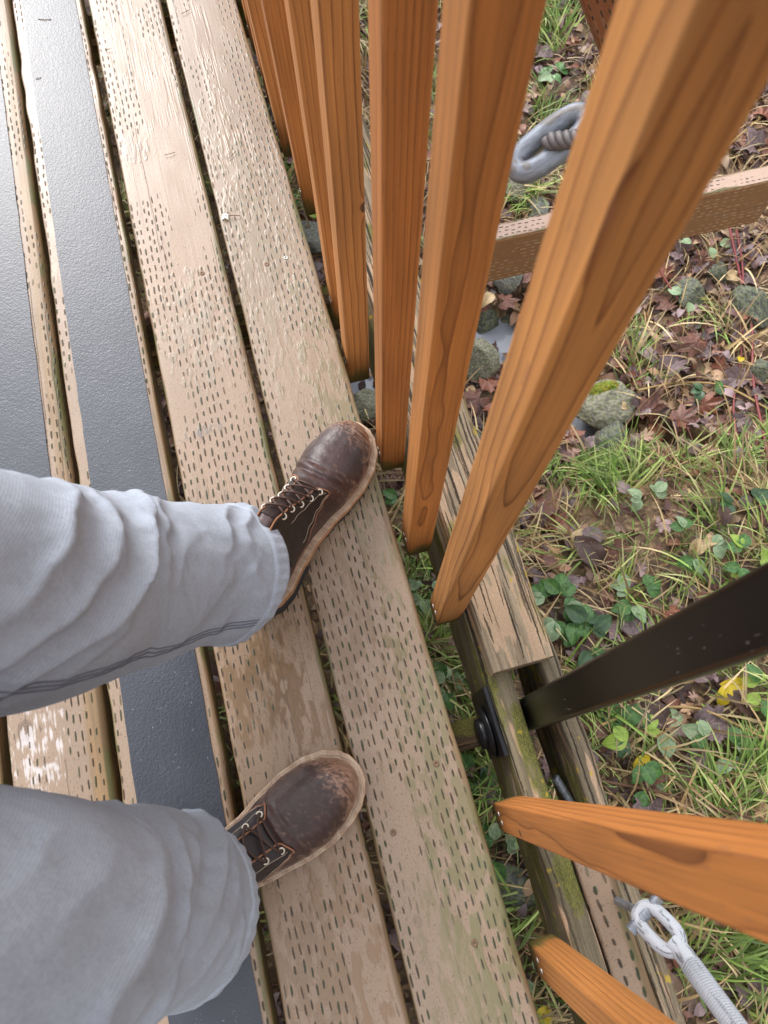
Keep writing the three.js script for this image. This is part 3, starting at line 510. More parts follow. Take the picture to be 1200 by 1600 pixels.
{
  const jk = std({ color: srgb(52, 54, 60), roughness: 0.9 }), skin = std({ color: srgb(196, 150, 124), roughness: 0.6 });
  const Z = (a) => -a, caps = [[[-0.47, 1.0, Z(0.03)], [-0.52, 1.36, Z(-0.02)], 0.125, 0.12], [[-0.47, 1.0, Z(0.16)], [-0.52, 1.36, Z(0.21)], 0.125, 0.12], [[-0.54, 1.44, Z(-0.06)], [-0.54, 1.44, Z(0.25)], 0.07, 0.07], [[-0.54, 1.46, Z(0.095)], [-0.52, 1.54, Z(0.095)], 0.07, 0.06]];
  for (const s of [-1, 1]) { const m = 0.095; caps.push([[-0.54, 1.43, Z(m + s * 0.2)], [-0.48, 1.17, Z(m + s * 0.25)], 0.065, 0.052], [[-0.48, 1.17, Z(m + s * 0.25)], [-0.25, 1.1, Z(0.02 + s * 0.12)], 0.052, 0.04]); }
  inPerson(mesh('jacket', blob(caps, [-0.75, 0.88, -0.5], [-0.1, 1.6, 0.3], 56), jk, person));
  inPerson(mesh('head', blob([[[-0.51, 1.52, Z(0.095)], [-0.49, 1.6, Z(0.095)], 0.055, 0.055], [[-0.48, 1.62, Z(0.095)], [-0.49, 1.71, Z(0.095)], 0.062, 0.082], [[-0.53, 1.7, Z(0.095)], [-0.47, 1.7, Z(0.095)], 0.085, 0.07], [[-0.405, 1.655, Z(0.095)], [-0.40, 1.64, Z(0.095)], 0.012, 0.015], [[-0.49, 1.66, Z(0.015)], [-0.49, 1.66, Z(0.175)], 0.02, 0.02]], [-0.68, 1.48, -0.26], [-0.36, 1.82, 0.08], 56, 0.02), skin, person));
  inPerson(mesh('hair', blob([[[-0.56, 1.7, Z(0.095)], [-0.48, 1.76, Z(0.095)], 0.08, 0.062], [[-0.57, 1.64, Z(0.06)], [-0.57, 1.64, Z(0.13)], 0.045, 0.045]], [-0.72, 1.5, -0.27], [-0.36, 1.86, 0.09], 40, 0.02), std({ color: srgb(60, 42, 32), roughness: 0.8 }), person));
  for (const s of [-1, 1]) {
    const w = [-0.25, 1.1, Z(0.02 + s * 0.12)], p0 = [-0.19, 1.105, Z(0.015 + s * 0.095)], c = [[w, p0, 0.026, 0.028]];
    for (let f = 0; f < 4; f++) { const b = [-0.165 + 0.004 * f, 1.09 + f * 0.014, Z(0.01 + s * 0.085)], e = [-0.125, 1.088 + f * 0.016, Z(0.01 + s * 0.06)], t = [-0.105, 1.09 + f * 0.016, Z(0.01 + s * (0.042 - 0.003 * f))]; c.push([p0, b, 0.012, 0.010], [b, e, 0.010, 0.009], [e, t, 0.009, 0.0075]); }
    c.push([p0, [-0.20, 1.13, Z(0.01 + s * 0.07)], 0.013, 0.011], [[-0.20, 1.13, Z(0.01 + s * 0.07)], [-0.165, 1.145, Z(0.01 + s * 0.05)], 0.010, 0.0085]);
    const m = 0.0; inPerson(mesh('hand', blob(c, [-0.28, 1.03, Z(0.015 + s * 0.085) - 0.1], [-0.08, 1.2, Z(0.015 + s * 0.085) + 0.1], 56, 0.006), skin, person));
  }
}
// boots --------------------------------------------------------------
const LB = 0.315;
const wO = table([[0, 0.0], [0.01, 0.014], [0.03, 0.024], [0.07, 0.032], [0.14, 0.037], [0.25, 0.036], [0.38, 0.037], [0.52, 0.046], [0.66, 0.053], [0.76, 0.054], [0.85, 0.048], [0.91, 0.040], [0.955, 0.029], [0.985, 0.0165], [1, 0.0]]);
const wI = table([[0, 0.0], [0.01, 0.014], [0.03, 0.024], [0.07, 0.032], [0.14, 0.036], [0.25, 0.033], [0.38, 0.033], [0.5, 0.037], [0.62, 0.046], [0.72, 0.051], [0.82, 0.050], [0.9, 0.043], [0.955, 0.031], [0.985, 0.018], [1, 0.0]]);
const yW = table([[0, 0.046], [0.25, 0.044], [0.36, 0.040], [0.5, 0.030], [0.62, 0.026], [0.75, 0.026], [0.88, 0.029], [1, 0.035]]);
const Ht = table([[0, 0.19], [0.26, 0.19], [0.34, 0.168], [0.42, 0.138], [0.5, 0.114], [0.57, 0.098], [0.64, 0.089], [0.72, 0.084], [0.82, 0.080], [0.9, 0.079], [1, 0.078]]);
const stations = (n) => { const a = []; for (let i = 0; i <= n; i++) { const t = i / n; a.push(0.5 - 0.5 * Math.cos(Math.PI * t)); } return a; };
function slab(top, bot, off, u0 = 0, u1 = 1, ridge = 0) {
  const st = stations(110), pos = [], idx = [], uv = [], ring = 6; // 0 top-in-left ... cross profile: left bottom, left mid, left top, right top, right mid, right bottom
  for (const s of st) {
    const u = lerp(u0, u1, s), ends = Math.sqrt(clamp(Math.min(u - u0, u1 - u) / 0.004 + (u0 === 0 ? 0 : 1))) ; const e = Math.min(1, ends);
    const grow = off * (u < 0.02 || u > 0.98 ? Math.sqrt(Math.max(0, 1 - ((Math.abs(u - 0.5) - 0.48) / 0.02) ** 2)) : 1);
    const o = wO(u) + grow, i = wI(u) + grow, t = top(u), b = bot(u), x = (u - 0.5) * (LB + off * 2) + LB / 2, c = 0.0012, rg = ridge * (Math.sin(u * 330) > 0.2 ? 1 : 0);
    for (const [v, y] of [[-i * e + c, b], [-(i + rg) * e, lerp(b, t, 0.25)], [-i * e, lerp(b, t, 0.8)], [-i * e + c, t], [o * e - c, t], [o * e, lerp(b, t, 0.8)], [(o + rg) * e, lerp(b, t, 0.25)], [o * e - c, b]]) { pos.push(x, y, v); uv.push(u * 3, y * 8 + v * 6); }
  }
  const n = 8; for (let k = 0; k < st.length - 1; k++) for (let q = 0; q < n; q++) { const a = k * n + q, b = k * n + (q + 1) % n, c = a + n, d = b + n; idx.push(a, b, c, b, d, c); }
  for (const [k, f] of [[0, 1], [st.length - 1, 0]]) for (let q = 1; q < n - 1; q++) f ? idx.push(k * n, k * n + q + 1, k * n + q) : idx.push(k * n, k * n + q, k * n + q + 1);
  const g = geom(pos, idx, uv); const ng = g.toNonIndexed(); ng.computeVertexNormals(); return g;
}
function upper(u, ph, off = 0) {                                    // u 0..1, ph 0 (outer) .. pi (inner)
  const toe = u > 0.86 ? Math.pow(Math.max(0, 1 - Math.pow((u - 0.86) / 0.132, 2.5)), 1 / 2.1) : 1, heel = u < 0.1 ? Math.sqrt(clamp(u / 0.1)) * 0 + 1 : 1;
  const yb = yW(u) - 0.003; let h = (Ht(u) - yb) * toe * heel + 0.002;
  const cp = Math.cos(ph), sp = Math.sin(ph), tall = sm(0.6, 0.35, u);
  let w = (cp > 0 ? wO(u) : wI(u)) - 0.0070 * sm(0, 0.02, u) ; w = Math.max(0.0005, w);
  const sy = Math.pow(sp, lerp(0.78, 0.6, tall)), shape = Math.sign(cp) * Math.pow(Math.abs(cp), lerp(0.72, 0.55, tall));
  let narrow = 1 - tall * 0.32 * sm(0.2, 0.9, sy); const bulge = 1 + 0.07 * Math.sin(Math.PI * clamp(sy * 1.4)) * (1 - tall);
  let v = shape * w * narrow * bulge, y = yb + h * sy;
  // flex creases across the vamp
  const cr = 0.63 + 0.018 * Math.cos(ph * 2), cr2 = 0.675 + 0.02 * Math.cos(ph + 0.6);
  const d = -0.0042 * Math.exp(-(((u - cr) / 0.012) ** 2)) * sp - 0.0022 * Math.exp(-(((u - cr2) / 0.010) ** 2)) * sp * sm(0.2, 0.8, sp) + 0.0018 * Math.exp(-(((u - cr - 0.022) / 0.014) ** 2)) * sp;
  const nrm = (fbm(u * 30, ph * 5, 9, 3) - 0.5) * 0.0012;
  const k = off + d + nrm; v += cp * k; y += sp * k + 0;
  return [(u - 0.5) * (LB - 0.004 * 2) + LB / 2 + (u > 0.86 ? off * (u - 0.86) * 5 : 0), y, v];
}
const leatherBump = tileBump(256, (i, j) => 120 + 50 * tn(i, j, 256, 60, 1) + 50 * tn(i, j, 256, 20, 2) + 30 * hash(i, j, 4)); leatherBump.repeat.set(3, 2);
const leather = std({ vertexColors: true, roughness: 0.38, bumpMap: leatherBump, bumpScale: 0.0005 });
const quarterMat = std({ vertexColors: true, roughness: 0.42, bumpMap: leatherBump, bumpScale: 0.0005 });
const tanEdge = std({ color: srgb(150, 104, 76), roughness: 0.75 }), stitchMat = std({ color: srgb(206, 188, 168), roughness: 0.8 });
const soleTex = paint(512, 128, (i, j) => { const l = fbm(i / 60, j / 5, 3, 3), m = fbm(i / 40, j / 20, 7, 3), f = hash(i, j, 2); return [...mix3([140, 98, 66], [198, 154, 114], clamp(l * 0.7 + m * 0.6 - 0.15)).map((v) => v * (0.9 + 0.2 * f)), 100 + l * 100]; });
const weltMat = std({ ...(() => paint(512, 128, (i, j) => { const m = fbm(i / 30, j / 16, 13, 4), f = hash(i, j, 2); return [...mix3([140, 112, 90], [208, 186, 162], m).map((v) => v * (0.9 + 0.2 * f)), 120 + m * 80]; }))(), bumpScale: 0.0008, roughness: 0.75 });
const midMat = std({ ...soleTex, bumpScale: 0.0008, roughness: 0.65 }), rubber = std({ color: srgb(40, 40, 42), roughness: 0.7 });
const laceMat = std({ color: srgb(70, 48, 38), roughness: 0.6 }), eyeMat = std({ color: srgb(206, 196, 180), metalness: 0.4, roughness: 0.4 }), holeMat = std({ color: srgb(20, 15, 12), roughness: 0.9 });
const flip = (g) => { const ix = g.index.array; for (let i = 0; i < ix.length; i += 3) { const t = ix[i]; ix[i] = ix[i + 1]; ix[i + 1] = t; } g.computeVertexNormals(); return g; };
function boot(name, sd, sgn, heel, ang, sh) {
  const toLin = (c) => { const q = srgb(...c); return [q.r, q.g, q.b]; };
  const colf = (base, scuff = 1) => (u, v, p) => {
    const X = p[0], Zv = p[2]; const uu = X / LB, low = clamp((p[1] - yW(uu)) / 0.06);
    const a = fbm(X * 60 + sd, Zv * 60 + p[1] * 40, sd, 4), b = fbm(X * 420, Zv * 420 + p[1] * 420, sd + 4, 2), c = fbm(X * 18, Zv * 18 + p[1] * 12, sd + 9, 3);
    let col = mix3(base, [88, 66, 64], clamp((c - 0.3) * 1.1) * scuff);
    const toe = sm(0.78, 0.97, uu) * 0.7 + sm(0.7, 0.1, low) * 0.6 * sm(0.45, 0.7, uu);
    const sc = sm(0.42, 0.86, b * 0.55 + a * 0.24 + toe * 0.58); col = mix3(col, mix3([128, 88, 66], [186, 154, 130], b), sc * 0.8 * scuff);
    return toLin(col);
  };
  const g = grid(190, 96, (u, v) => { const q = lerp(0.004, 0.996, 0.5 - 0.5 * Math.cos(Math.PI * lerp(0.04, 1, u))); const p = upper(q, Math.PI * v); p[2] *= sgn; return p; }, (u, v) => [u * 3, v * 2], colf([54, 38, 36]));
  if (sgn > 0) flip(g); const b = mesh('boot', g, leather, person);
  b.position.copy(heel).sub(PO); b.rotation.y = ang;
  const add = (n, geo, m) => { if (sgn < 0) { geo.scale(1, 1, -1); flip(geo); } return mesh(n, geo, m, b); };
  add('welt', slab((u) => yW(u), (u) => yW(u) - 0.0055, 0.0022), weltMat);
  add('midsole', slab((u) => yW(u) - 0.0058, (u) => yW(u) - 0.0058 - lerp(0.0155, 0.009, sm(0.3, 0.6, u)), 0.0026), midMat);
  add('outsole', slab((u) => yW(u) - 0.016, (u) => Math.max(0.0005, yW(u) - 0.0255) * (u > 0.45 ? sm(0.4, 0.45, u) * 0 + sm(0.86, 1.05, u) * 0.9 : 1) + 0.0004, 0.0004, 0.42, 1, 0.0012), rubber);
  add('heel_block', slab((u) => yW(u) - 0.0214, () => 0.0004, 0.0035, 0, 0.29), rubber);
  // quarters, tongue
  const gap = 0.30;
  for (const side of [0, 1]) {
    const lowPh = table([[0.2, 0.03], [0.34, 0.05], [0.41, 0.22], [0.48, 0.52], [0.54, 0.74], [0.575, 0.86]]);
    const lowP = (u) => lowPh(u - sh), hiPh = (w) => { const u = w - sh; return Math.PI / 2 - gap * lerp(1.15, 0.85, sm(0.3, 0.54, u)) - 0.34 * Math.pow(clamp((u - 0.54) / 0.035), 2); };
    const ph = (u, v) => { const q = lerp(lowP(u), Math.max(lowP(u) + 0.01, hiPh(u)), v); return side ? Math.PI - q : q; };
    const U = (s) => lerp(0.2, 0.575 + sh, s);
    const qg = grid(60, 30, (s, v) => upper(U(s), ph(U(s), v), 0.0032), (u, v) => [u, v], colf([30, 23, 24], 0.25));
    add('quarter', qg, quarterMat);
    const edge = []; for (let i = 0; i <= 40; i++) edge.push(new THREE.Vector3(...upper(U(i / 40), ph(U(i / 40), 1), 0.0026))); for (let i = 1; i <= 8; i++) edge.push(new THREE.Vector3(...upper(0.575 + sh, ph(0.575 + sh, 1 - i / 8), 0.0026))); for (let i = 1; i <= 40; i++) edge.push(new THREE.Vector3(...upper(U(1 - i / 40), ph(U(1 - i / 40), 0), 0.0026)));
    add('leather_edge', tube(edge, 0.0012, 6, 260), tanEdge);
    const st = []; for (let i = 0; i < 60; i++) { const s = lerp(0.3, 0.96, i / 60), mk = (f, d) => new THREE.Vector3(...upper(U(s + d), ph(U(s + d), f), 0.0034)); for (const f of [0.09, 0.56 - 0.25 * sm(0.8, 1, s)]) st.push(new THREE.TubeGeometry(new THREE.LineCurve3(mk(f, 0), mk(f, 0.0075)), 1, 0.00045, 4)); }
    add('stitching', mergeGeometries(st), stitchMat);
  }
  add('tongue', grid(30, 16, (s, v) => upper(lerp(0.26, 0.55 + sh, s), Math.PI / 2 + lerp(-0.42, 0.42, v), 0.0016), (u, v) => [u, v], colf([34, 26, 26], 0.3)), quarterMat);
  const ey = [0.542, 0.482, 0.422, 0.365, 0.31].map((v) => v + sh), eph = gap + 0.16, pe = (i, s, off) => new THREE.Vector3(...upper(ey[i], Math.PI / 2 + s * eph, off));
  for (let i = 0; i < 5; i++) for (const s of [-1, 1]) {
    const c = pe(i, s, 0.0034), nrm = pe(i, s, 0.0134).sub(c).normalize(), q = new THREE.Quaternion().setFromUnitVectors(new THREE.Vector3(0, 0, 1), nrm);
    const t = new THREE.TorusGeometry(0.0036, 0.0011, 8, 20).applyQuaternion(q).translate(c.x, c.y, c.z); add('eyelet', t, eyeMat);
    const h = new THREE.CircleGeometry(0.003, 14).applyQuaternion(q).translate(c.x + nrm.x * 0.0003, c.y + nrm.y * 0.0003, c.z + nrm.z * 0.0003); add('eyelet_hole', h, holeMat);
  }
  for (let i = 0; i < 4; i++) for (const s of [-1, 1]) {
    const a = pe(i, s, 0.0035), e = pe(i + 1, -s, 0.0035), pts = [a, new THREE.Vector3(...upper(lerp(ey[i], ey[i + 1], 0.2), Math.PI / 2 + s * eph * 0.6, 0.0065)), new THREE.Vector3(...upper(lerp(ey[i], ey[i + 1], 0.5), Math.PI / 2, 0.0062 + (s > 0 ? 0.0026 : 0))), new THREE.Vector3(...upper(lerp(ey[i], ey[i + 1], 0.8), Math.PI / 2 - s * eph * 0.6, 0.0062)), e];
    add('lace', tube(pts, 0.0015, 7, 30), laceMat);
  }
  { const pts = [pe(0, -1, 0.0035), new THREE.Vector3(...upper(ey[0], Math.PI / 2, 0.0062)), pe(0, 1, 0.0035)]; add('lace', tube(pts, 0.0015, 7, 20), laceMat); }
  const ws = []; for (let i = 0; i < 74; i++) for (const s of [-1, 1]) {
    const u = lerp(0.42, 0.996, Math.sin(i / 74 * Math.PI / 2)), du = 0.006 * Math.cos(i / 74 * Math.PI / 2) + 0.0006, pt = (q) => new THREE.Vector3((q - 0.5) * LB + LB / 2, yW(q) + 0.0004, s * ((s > 0 ? wO(q) : wI(q)) - 0.0028));
    ws.push(new THREE.TubeGeometry(new THREE.LineCurve3(pt(u), pt(Math.min(0.9995, u + du))), 1, 0.0006, 4));
  }
  add('welt_stitching', mergeGeometries(ws), stitchMat);
  return b;
}
const bl = boot('boot', 51, -1, P(-0.103, 0, 0.262), 47.5 * Math.PI / 180, -0.012), br = boot('boot', 83, 1, P(-0.312, 0, -0.085), 20 * Math.PI / 180, 0.065);

// ---------------------------------------------------------------- rocks
function rockGeo(sd, sx, sy, sz) {
  const g = new THREE.IcosahedronGeometry(1, 6), p = g.attributes.position, v = new THREE.Vector3(), planes = [];
  for (let i = 0; i < 9; i++) planes.push([new THREE.Vector3(hash(i, sd) - 0.5, hash(i, sd, 2) - 0.4, hash(i, sd, 3) - 0.5).normalize(), 0.6 + 0.25 * hash(i, sd, 4)]);
  const uv = [];
  for (let i = 0; i < p.count; i++) { v.fromBufferAttribute(p, i); const o = v.clone(); for (const [n, d] of planes) { const k = v.dot(n) - d; if (k > 0) v.addScaledVector(n, -k * 0.92); } v.multiplyScalar(1 + (n3(o.x * 3 + sd, o.y * 3, o.z * 3) - 0.5) * 0.14 + (n3(o.x * 11, o.y * 11 + sd, o.z * 11) - 0.5) * 0.05); p.setXYZ(i, v.x * sx, v.y * sy, v.z * sz); uv.push(v.x * 2 + v.y, v.z * 2 + v.y * 0.5); }
  g.setAttribute('uv', new THREE.Float32BufferAttribute(uv, 2)); g.computeVertexNormals(); return g;
}
const rockTx = [[[84, 84, 74], [150, 146, 124], 0.25], [[60, 64, 60], [128, 130, 118], 0.5], [[96, 98, 96], [170, 168, 158], 0.1]].map(([a, b, m], z) => std({ ...paint(256, 256, (i, j) => { const n = fbm(i / 40, j / 40, z * 9 + 1, 5), f = hash(i, j, z), q = fbm(i / 24, j / 24, z * 9 + 40, 4); let c = mix3(a, b, clamp(n * 1.5 - 0.25)); c = mix3(c, [104, 112, 52], sm(0.62 - m * 0.2, 0.72 - m * 0.2, q) * 0.6); return [...c.map((v) => v * (0.88 + 0.24 * f)), 80 + n * 120]; }), bumpScale: 0.006, roughness: 0.7 }));
function onGround(px, py) { let y = -0.5; for (let i = 0; i < 8; i++) { const p = at(px, py, y); y = gy(p.x, -p.z); } return at(px, py, y); }
const ROCKS = [ // pixel, half sizes (m), height lift, material, turn, words
  [945, 640, 0.082, 0.05, 0.058, 0, 0.2, 'large grey boulder with a moss cap beside the nearest stream pool'], [955, 692, 0.055, 0.03, 0.04, 1, 0.5, 'flat grey stone lying just below the mossy boulder'],
  [760, 512, 0.05, 0.06, 0.068, 1, 1.2, 'dark green grey stone standing in the stream between two balusters'], [792, 436, 0.045, 0.04, 0.04, 2, 0.3, 'angular grey stone under the outrigger beam'],
  [1172, 490, 0.036, 0.04, 0.06, 1, 0.1, 'upright grey green stone among red stems and dead leaves'], [1075, 466, 0.042, 0.03, 0.036, 1, 0.8, 'rounded grey stone half buried in litter below the outrigger'],
  [806, 300, 0.04, 0.04, 0.05, 0, 0.4, 'grey stone behind the outrigger near the cable link'], [838, 332, 0.035, 0.025, 0.03, 2, 1.0, 'small pale stone just behind the outrigger beam'], [775, 310, 0.03, 0.03, 0.03, 2, 0.1, 'small blue grey stone behind the outrigger at the baluster'],
  [888, 680, 0.026, 0.02, 0.03, 2, 0.1, 'small pale wet stone at the edge of the stream pool'], [742, 570, 0.05, 0.045, 0.05, 0, 0.9, 'wet brown grey stone in the stream beside the cap plank'], [1120, 430, 0.03, 0.02, 0.025, 1, 0.9, 'little dark stone in the litter under the outrigger end'],
  [725, 700, 0.04, 0.04, 0.05, 1, 0.3, 'dark stone close to the cap plank of the edge beam'], [1197, 590, 0.03, 0.03, 0.04, 1, 0.3, 'dark stone among brown leaves at the red stems'], [940, 400, 0.05, 0.04, 0.05, 0, 0.7, 'grey stone in the stream behind the leaning baluster'], [800, 520, 0.04, 0.05, 0.05, 1, 2, 'dark stone in the water beside the upright stream stone'],
  [790, 1385, 0.03, 0.02, 0.06, 1, 0.6, 'dark wet stone under the edge beam beside the deck'], [487, 375, 0.05, 0.03, 0.05, 2, 0.6, 'pale stone under the deck edge behind the balusters'], [570, 640, 0.04, 0.03, 0.05, 0, 0.6, 'grey stone in the stream beneath the boot toe'], [620, 420, 0.07, 0.05, 0.06, 0, 0.2, 'grey stone in the stream bed below the edge beam']];
ROCKS.forEach(([px, py, sx, sy, sz, m, tn_, label], i) => { const p = onGround(px, py); const r = mesh('rock', rockGeo(i * 5 + 3, sx * 1.2, sy * 1.2, sz * 1.2), rockTx[m], scene); r.position.copy(p); r.position.y += sy * 0.4; r.rotation.y = tn_ * 2; tag(r, label, 'rock', 'stones along the stream'); });
{ // moss cap on the boulder
  const p = onGround(945, 640), n = 900, im = new THREE.InstancedMesh(new THREE.IcosahedronGeometry(0.0032, 0), std({ color: 0xffffff, roughness: 0.95 }), n), M = new THREE.Matrix4();
  for (let i = 0; i < n; i++) { const q = rr(0, 6.28), r = Math.sqrt(rnd()); const x = Math.cos(q) * r * 0.045 + 0.0, z = Math.sin(q) * r * 0.02 - 0.03; M.makeTranslation(p.x + x, p.y + 0.022 + 0.04 * (1 - r * 0.35) + rr(0, 0.006), p.z + z).scale(new THREE.Vector3(rr(0.6, 1.6), rr(0.5, 1.4), rr(0.6, 1.6))); im.setMatrixAt(i, M); im.setColorAt(i, srgb(rr(96, 138), rr(108, 138), rr(30, 52))); }
  im.name = 'moss_cushion'; tag(im, 'bright yellow green moss growing on the boulder', 'moss', null, 'stuff'); scene.add(im);
}

// ---------------------------------------------------------------- leaves, grass, plants, twigs
// leaf blade: outline half-width f(t), folded along the midrib and curled
function leafGeo(L, W, f, { curl = 0.2, fold = 0.25, wave = 0.1, n = 12, m = 3, sd = 1, stalk = 0.2 } = {}) {
  const blade = grid(n, m * 2, (u, v) => { const s = v * 2 - 1, w = f(u) * W, x = u * L, y = Math.abs(s) * w * fold + Math.sin(u * Math.PI) * L * curl * 0.5 - u * u * L * curl + Math.sin(u * 14 + s * 3 + sd) * wave * W * 0.3 * Math.abs(s) - 0; return [x, y, s * w]; });
  return blade;
}
const ovate = (t) => Math.pow(Math.sin(Math.PI * Math.pow(t, 0.8)), 0.8) * 1.0, oval = (t) => Math.pow(Math.sin(Math.PI * t), 0.65);
function mapleGeo(L, sd, curl) {                                    // lobed fallen leaf, crumpled
  const lob = [[0, 1], [0.75, 0.85], [1.5, 0.6], [-0.75, 0.85], [-1.5, 0.6]];
  const R = (q) => { let r = 0.46; for (const [c, h] of lob) { const d = Math.abs(q - c); r = Math.max(r, h * Math.max(0, 1 - Math.pow(d / 0.62, 1.25))); } return r * (1 + 0.1 * Math.sin(q * 31 + sd)) + 0.12; };
  return grid(3, 44, (u, v) => { const q = lerp(-2.6, 2.6, v), r = R(q) * L * 0.62 * u, x = Math.cos(q) * r, z = Math.sin(q) * r; return [x, Math.pow(u, 1.5) * L * curl * Math.sin(q * 2 + sd) + Math.abs(z) * curl * 0.8 + Math.sin(x * 120 + sd) * L * 0.03, z]; });
}
const leafMat = (c, o = {}) => new THREE.MeshPhysicalMaterial({ color: srgb(...c), roughness: 0.55, side: THREE.DoubleSide, ...o });
const leafTexOf = (a, b, v, sd) => paint(128, 128, (i, j) => { const s = Math.abs(j / 64 - 1), u = i / 128, rib = s < 0.035 ? 1 : 0, side = Math.abs(((u - s * 0.45) * 7 % 1 + 1) % 1 - 0.5) < 0.05 ? 0.6 : 0, m = fbm(i / 14, j / 14, sd, 4), f = hash(i, j, sd); let c = mix3(a, b, clamp(m * 1.6 - 0.3)); c = mix3(c, v, Math.max(rib, side) * 0.5); return [...c.map((q) => q * (0.92 + 0.16 * f)), 128 + 50 * Math.max(rib, side) + 30 * m]; });
const LT = {
  green: leafTexOf([44, 82, 34], [82, 124, 54], [130, 160, 96], 1), pale: leafTexOf([112, 136, 100], [150, 168, 128], [180, 190, 150], 2), dark: leafTexOf([34, 62, 34], [60, 92, 50], [96, 124, 80], 3),
  yellow: leafTexOf([190, 168, 30], [222, 196, 48], [150, 130, 30], 4), brown: leafTexOf([84, 50, 40], [128, 84, 66], [70, 44, 36], 5), red: leafTexOf([112, 62, 46], [156, 100, 72], [84, 48, 38], 6), mauve: leafTexOf([92, 76, 78], [140, 118, 116], [84, 66, 66], 7), straw: leafTexOf([166, 140, 100], [200, 176, 134], [140, 116, 84], 8), umber: leafTexOf([56, 38, 32], [88, 62, 52], [50, 34, 30], 9), lime: leafTexOf([120, 150, 50], [156, 180, 74], [180, 196, 110], 10),
};
const LM = {}; for (const k in LT) LM[k] = new THREE.MeshPhysicalMaterial({ ...LT[k], bumpScale: 0.0008, roughness: k === 'green' || k === 'dark' ? 0.42 : 0.5, side: THREE.DoubleSide });
const slopeUp = (x, a) => new THREE.Vector3(gy(x - 0.03, a) - gy(x + 0.03, a), 0.06, -(gy(x, a - 0.03) - gy(x, a + 0.03))).normalize();
const inst = (name, geo, mat, list, label, cat) => { const im = new THREE.InstancedMesh(geo, mat, list.length); list.forEach(([M, c], i) => { im.setMatrixAt(i, M); im.setColorAt(i, c); }); im.name = name; im.castShadow = im.receiveShadow = true; scene.add(im); return tag(im, label, cat, null, 'stuff'); };
const Q = new THREE.Quaternion(), EU = new THREE.Euler(), M4 = new THREE.Matrix4();
const mtx = (p, ry, rx, rz, s) => { EU.set(rx, ry, rz, 'YXZ'); Q.setFromEuler(EU); return new THREE.Matrix4().compose(p, Q, new THREE.Vector3(s, s, s)); };
const spot = () => { let x, a; do { x = rr(-0.5, 2.3); a = rr(-0.75, 2.6); } while (x < 0.1 && rnd() < 0.7); return [x, a]; };
const wet = (x, a) => channel(x, a) < 0.10 && gy(x, a) < -0.655;
// grassiness: right-hand bank is green, the stream side is leaf litter
const lush = (x, a) => clamp(sm(0.36, 0.2, Math.abs(a - 0.30) + Math.max(0, x - 1.1) * 0.1) * 0.65 + sm(0.5, 0.66, fbm(x * 4 + 3, a * 4 + 9, 77, 3)) * 0.5 + (a < 0.12 ? 0.4 : 0) + (a > 1.3 && x < 1.3 ? 0.5 : 0) - (a > 0.58 && a < 1.3 ? 0.6 : 0) - 0.25 * sm(0.5, 0.4, fbm(x * 6 + 30, a * 6, 78, 3)));
{ // dead leaf fragments and small litter
  for (const [gname, geo, mat, n, cols, label] of [
    ['leaf_litter', mapleGeo(0.034, 3, 0.2), std({ roughness: 0.55, side: THREE.DoubleSide }), 8500, [[112, 78, 66], [140, 106, 92], [88, 62, 56], [156, 126, 112], [128, 106, 108], [76, 54, 50], [168, 136, 106], [150, 128, 126]], 'small dead brown leaf fragments covering the ground'],
    ['leaf_litter', leafGeo(0.04, 0.011, oval, { curl: 0.3, wave: 0.5, n: 6, m: 1 }), std({ roughness: 0.5, side: THREE.DoubleSide }), 6500, [[116, 76, 60], [100, 74, 70], [144, 110, 88], [130, 110, 112], [84, 60, 50], [160, 132, 104]], 'narrow curled dead leaves covering the ground']]) {
    const L = [];
    while (L.length < n) { const [x, a] = spot(); const l = lush(x, a); if (rnd() < l * 0.7 || (wet(x, a) && rnd() < 0.86)) continue; const y = Math.max(gy(x, a), wet(x, a) ? -0.665 : -9); const c = cols[Math.floor(rnd() * cols.length)], k = rr(0.75, 1.25); L.push([mtx(P(x, y + rr(0.002, 0.016), a), rr(0, 6.28), rr(-0.6, 0.6), rr(-0.6, 0.6), rr(0.5, 1.3)), srgb(...c.map((v) => v * k))]); }
    const im = inst(numbered(gname), geo, mat, L, label, 'leaf litter');
  }
}
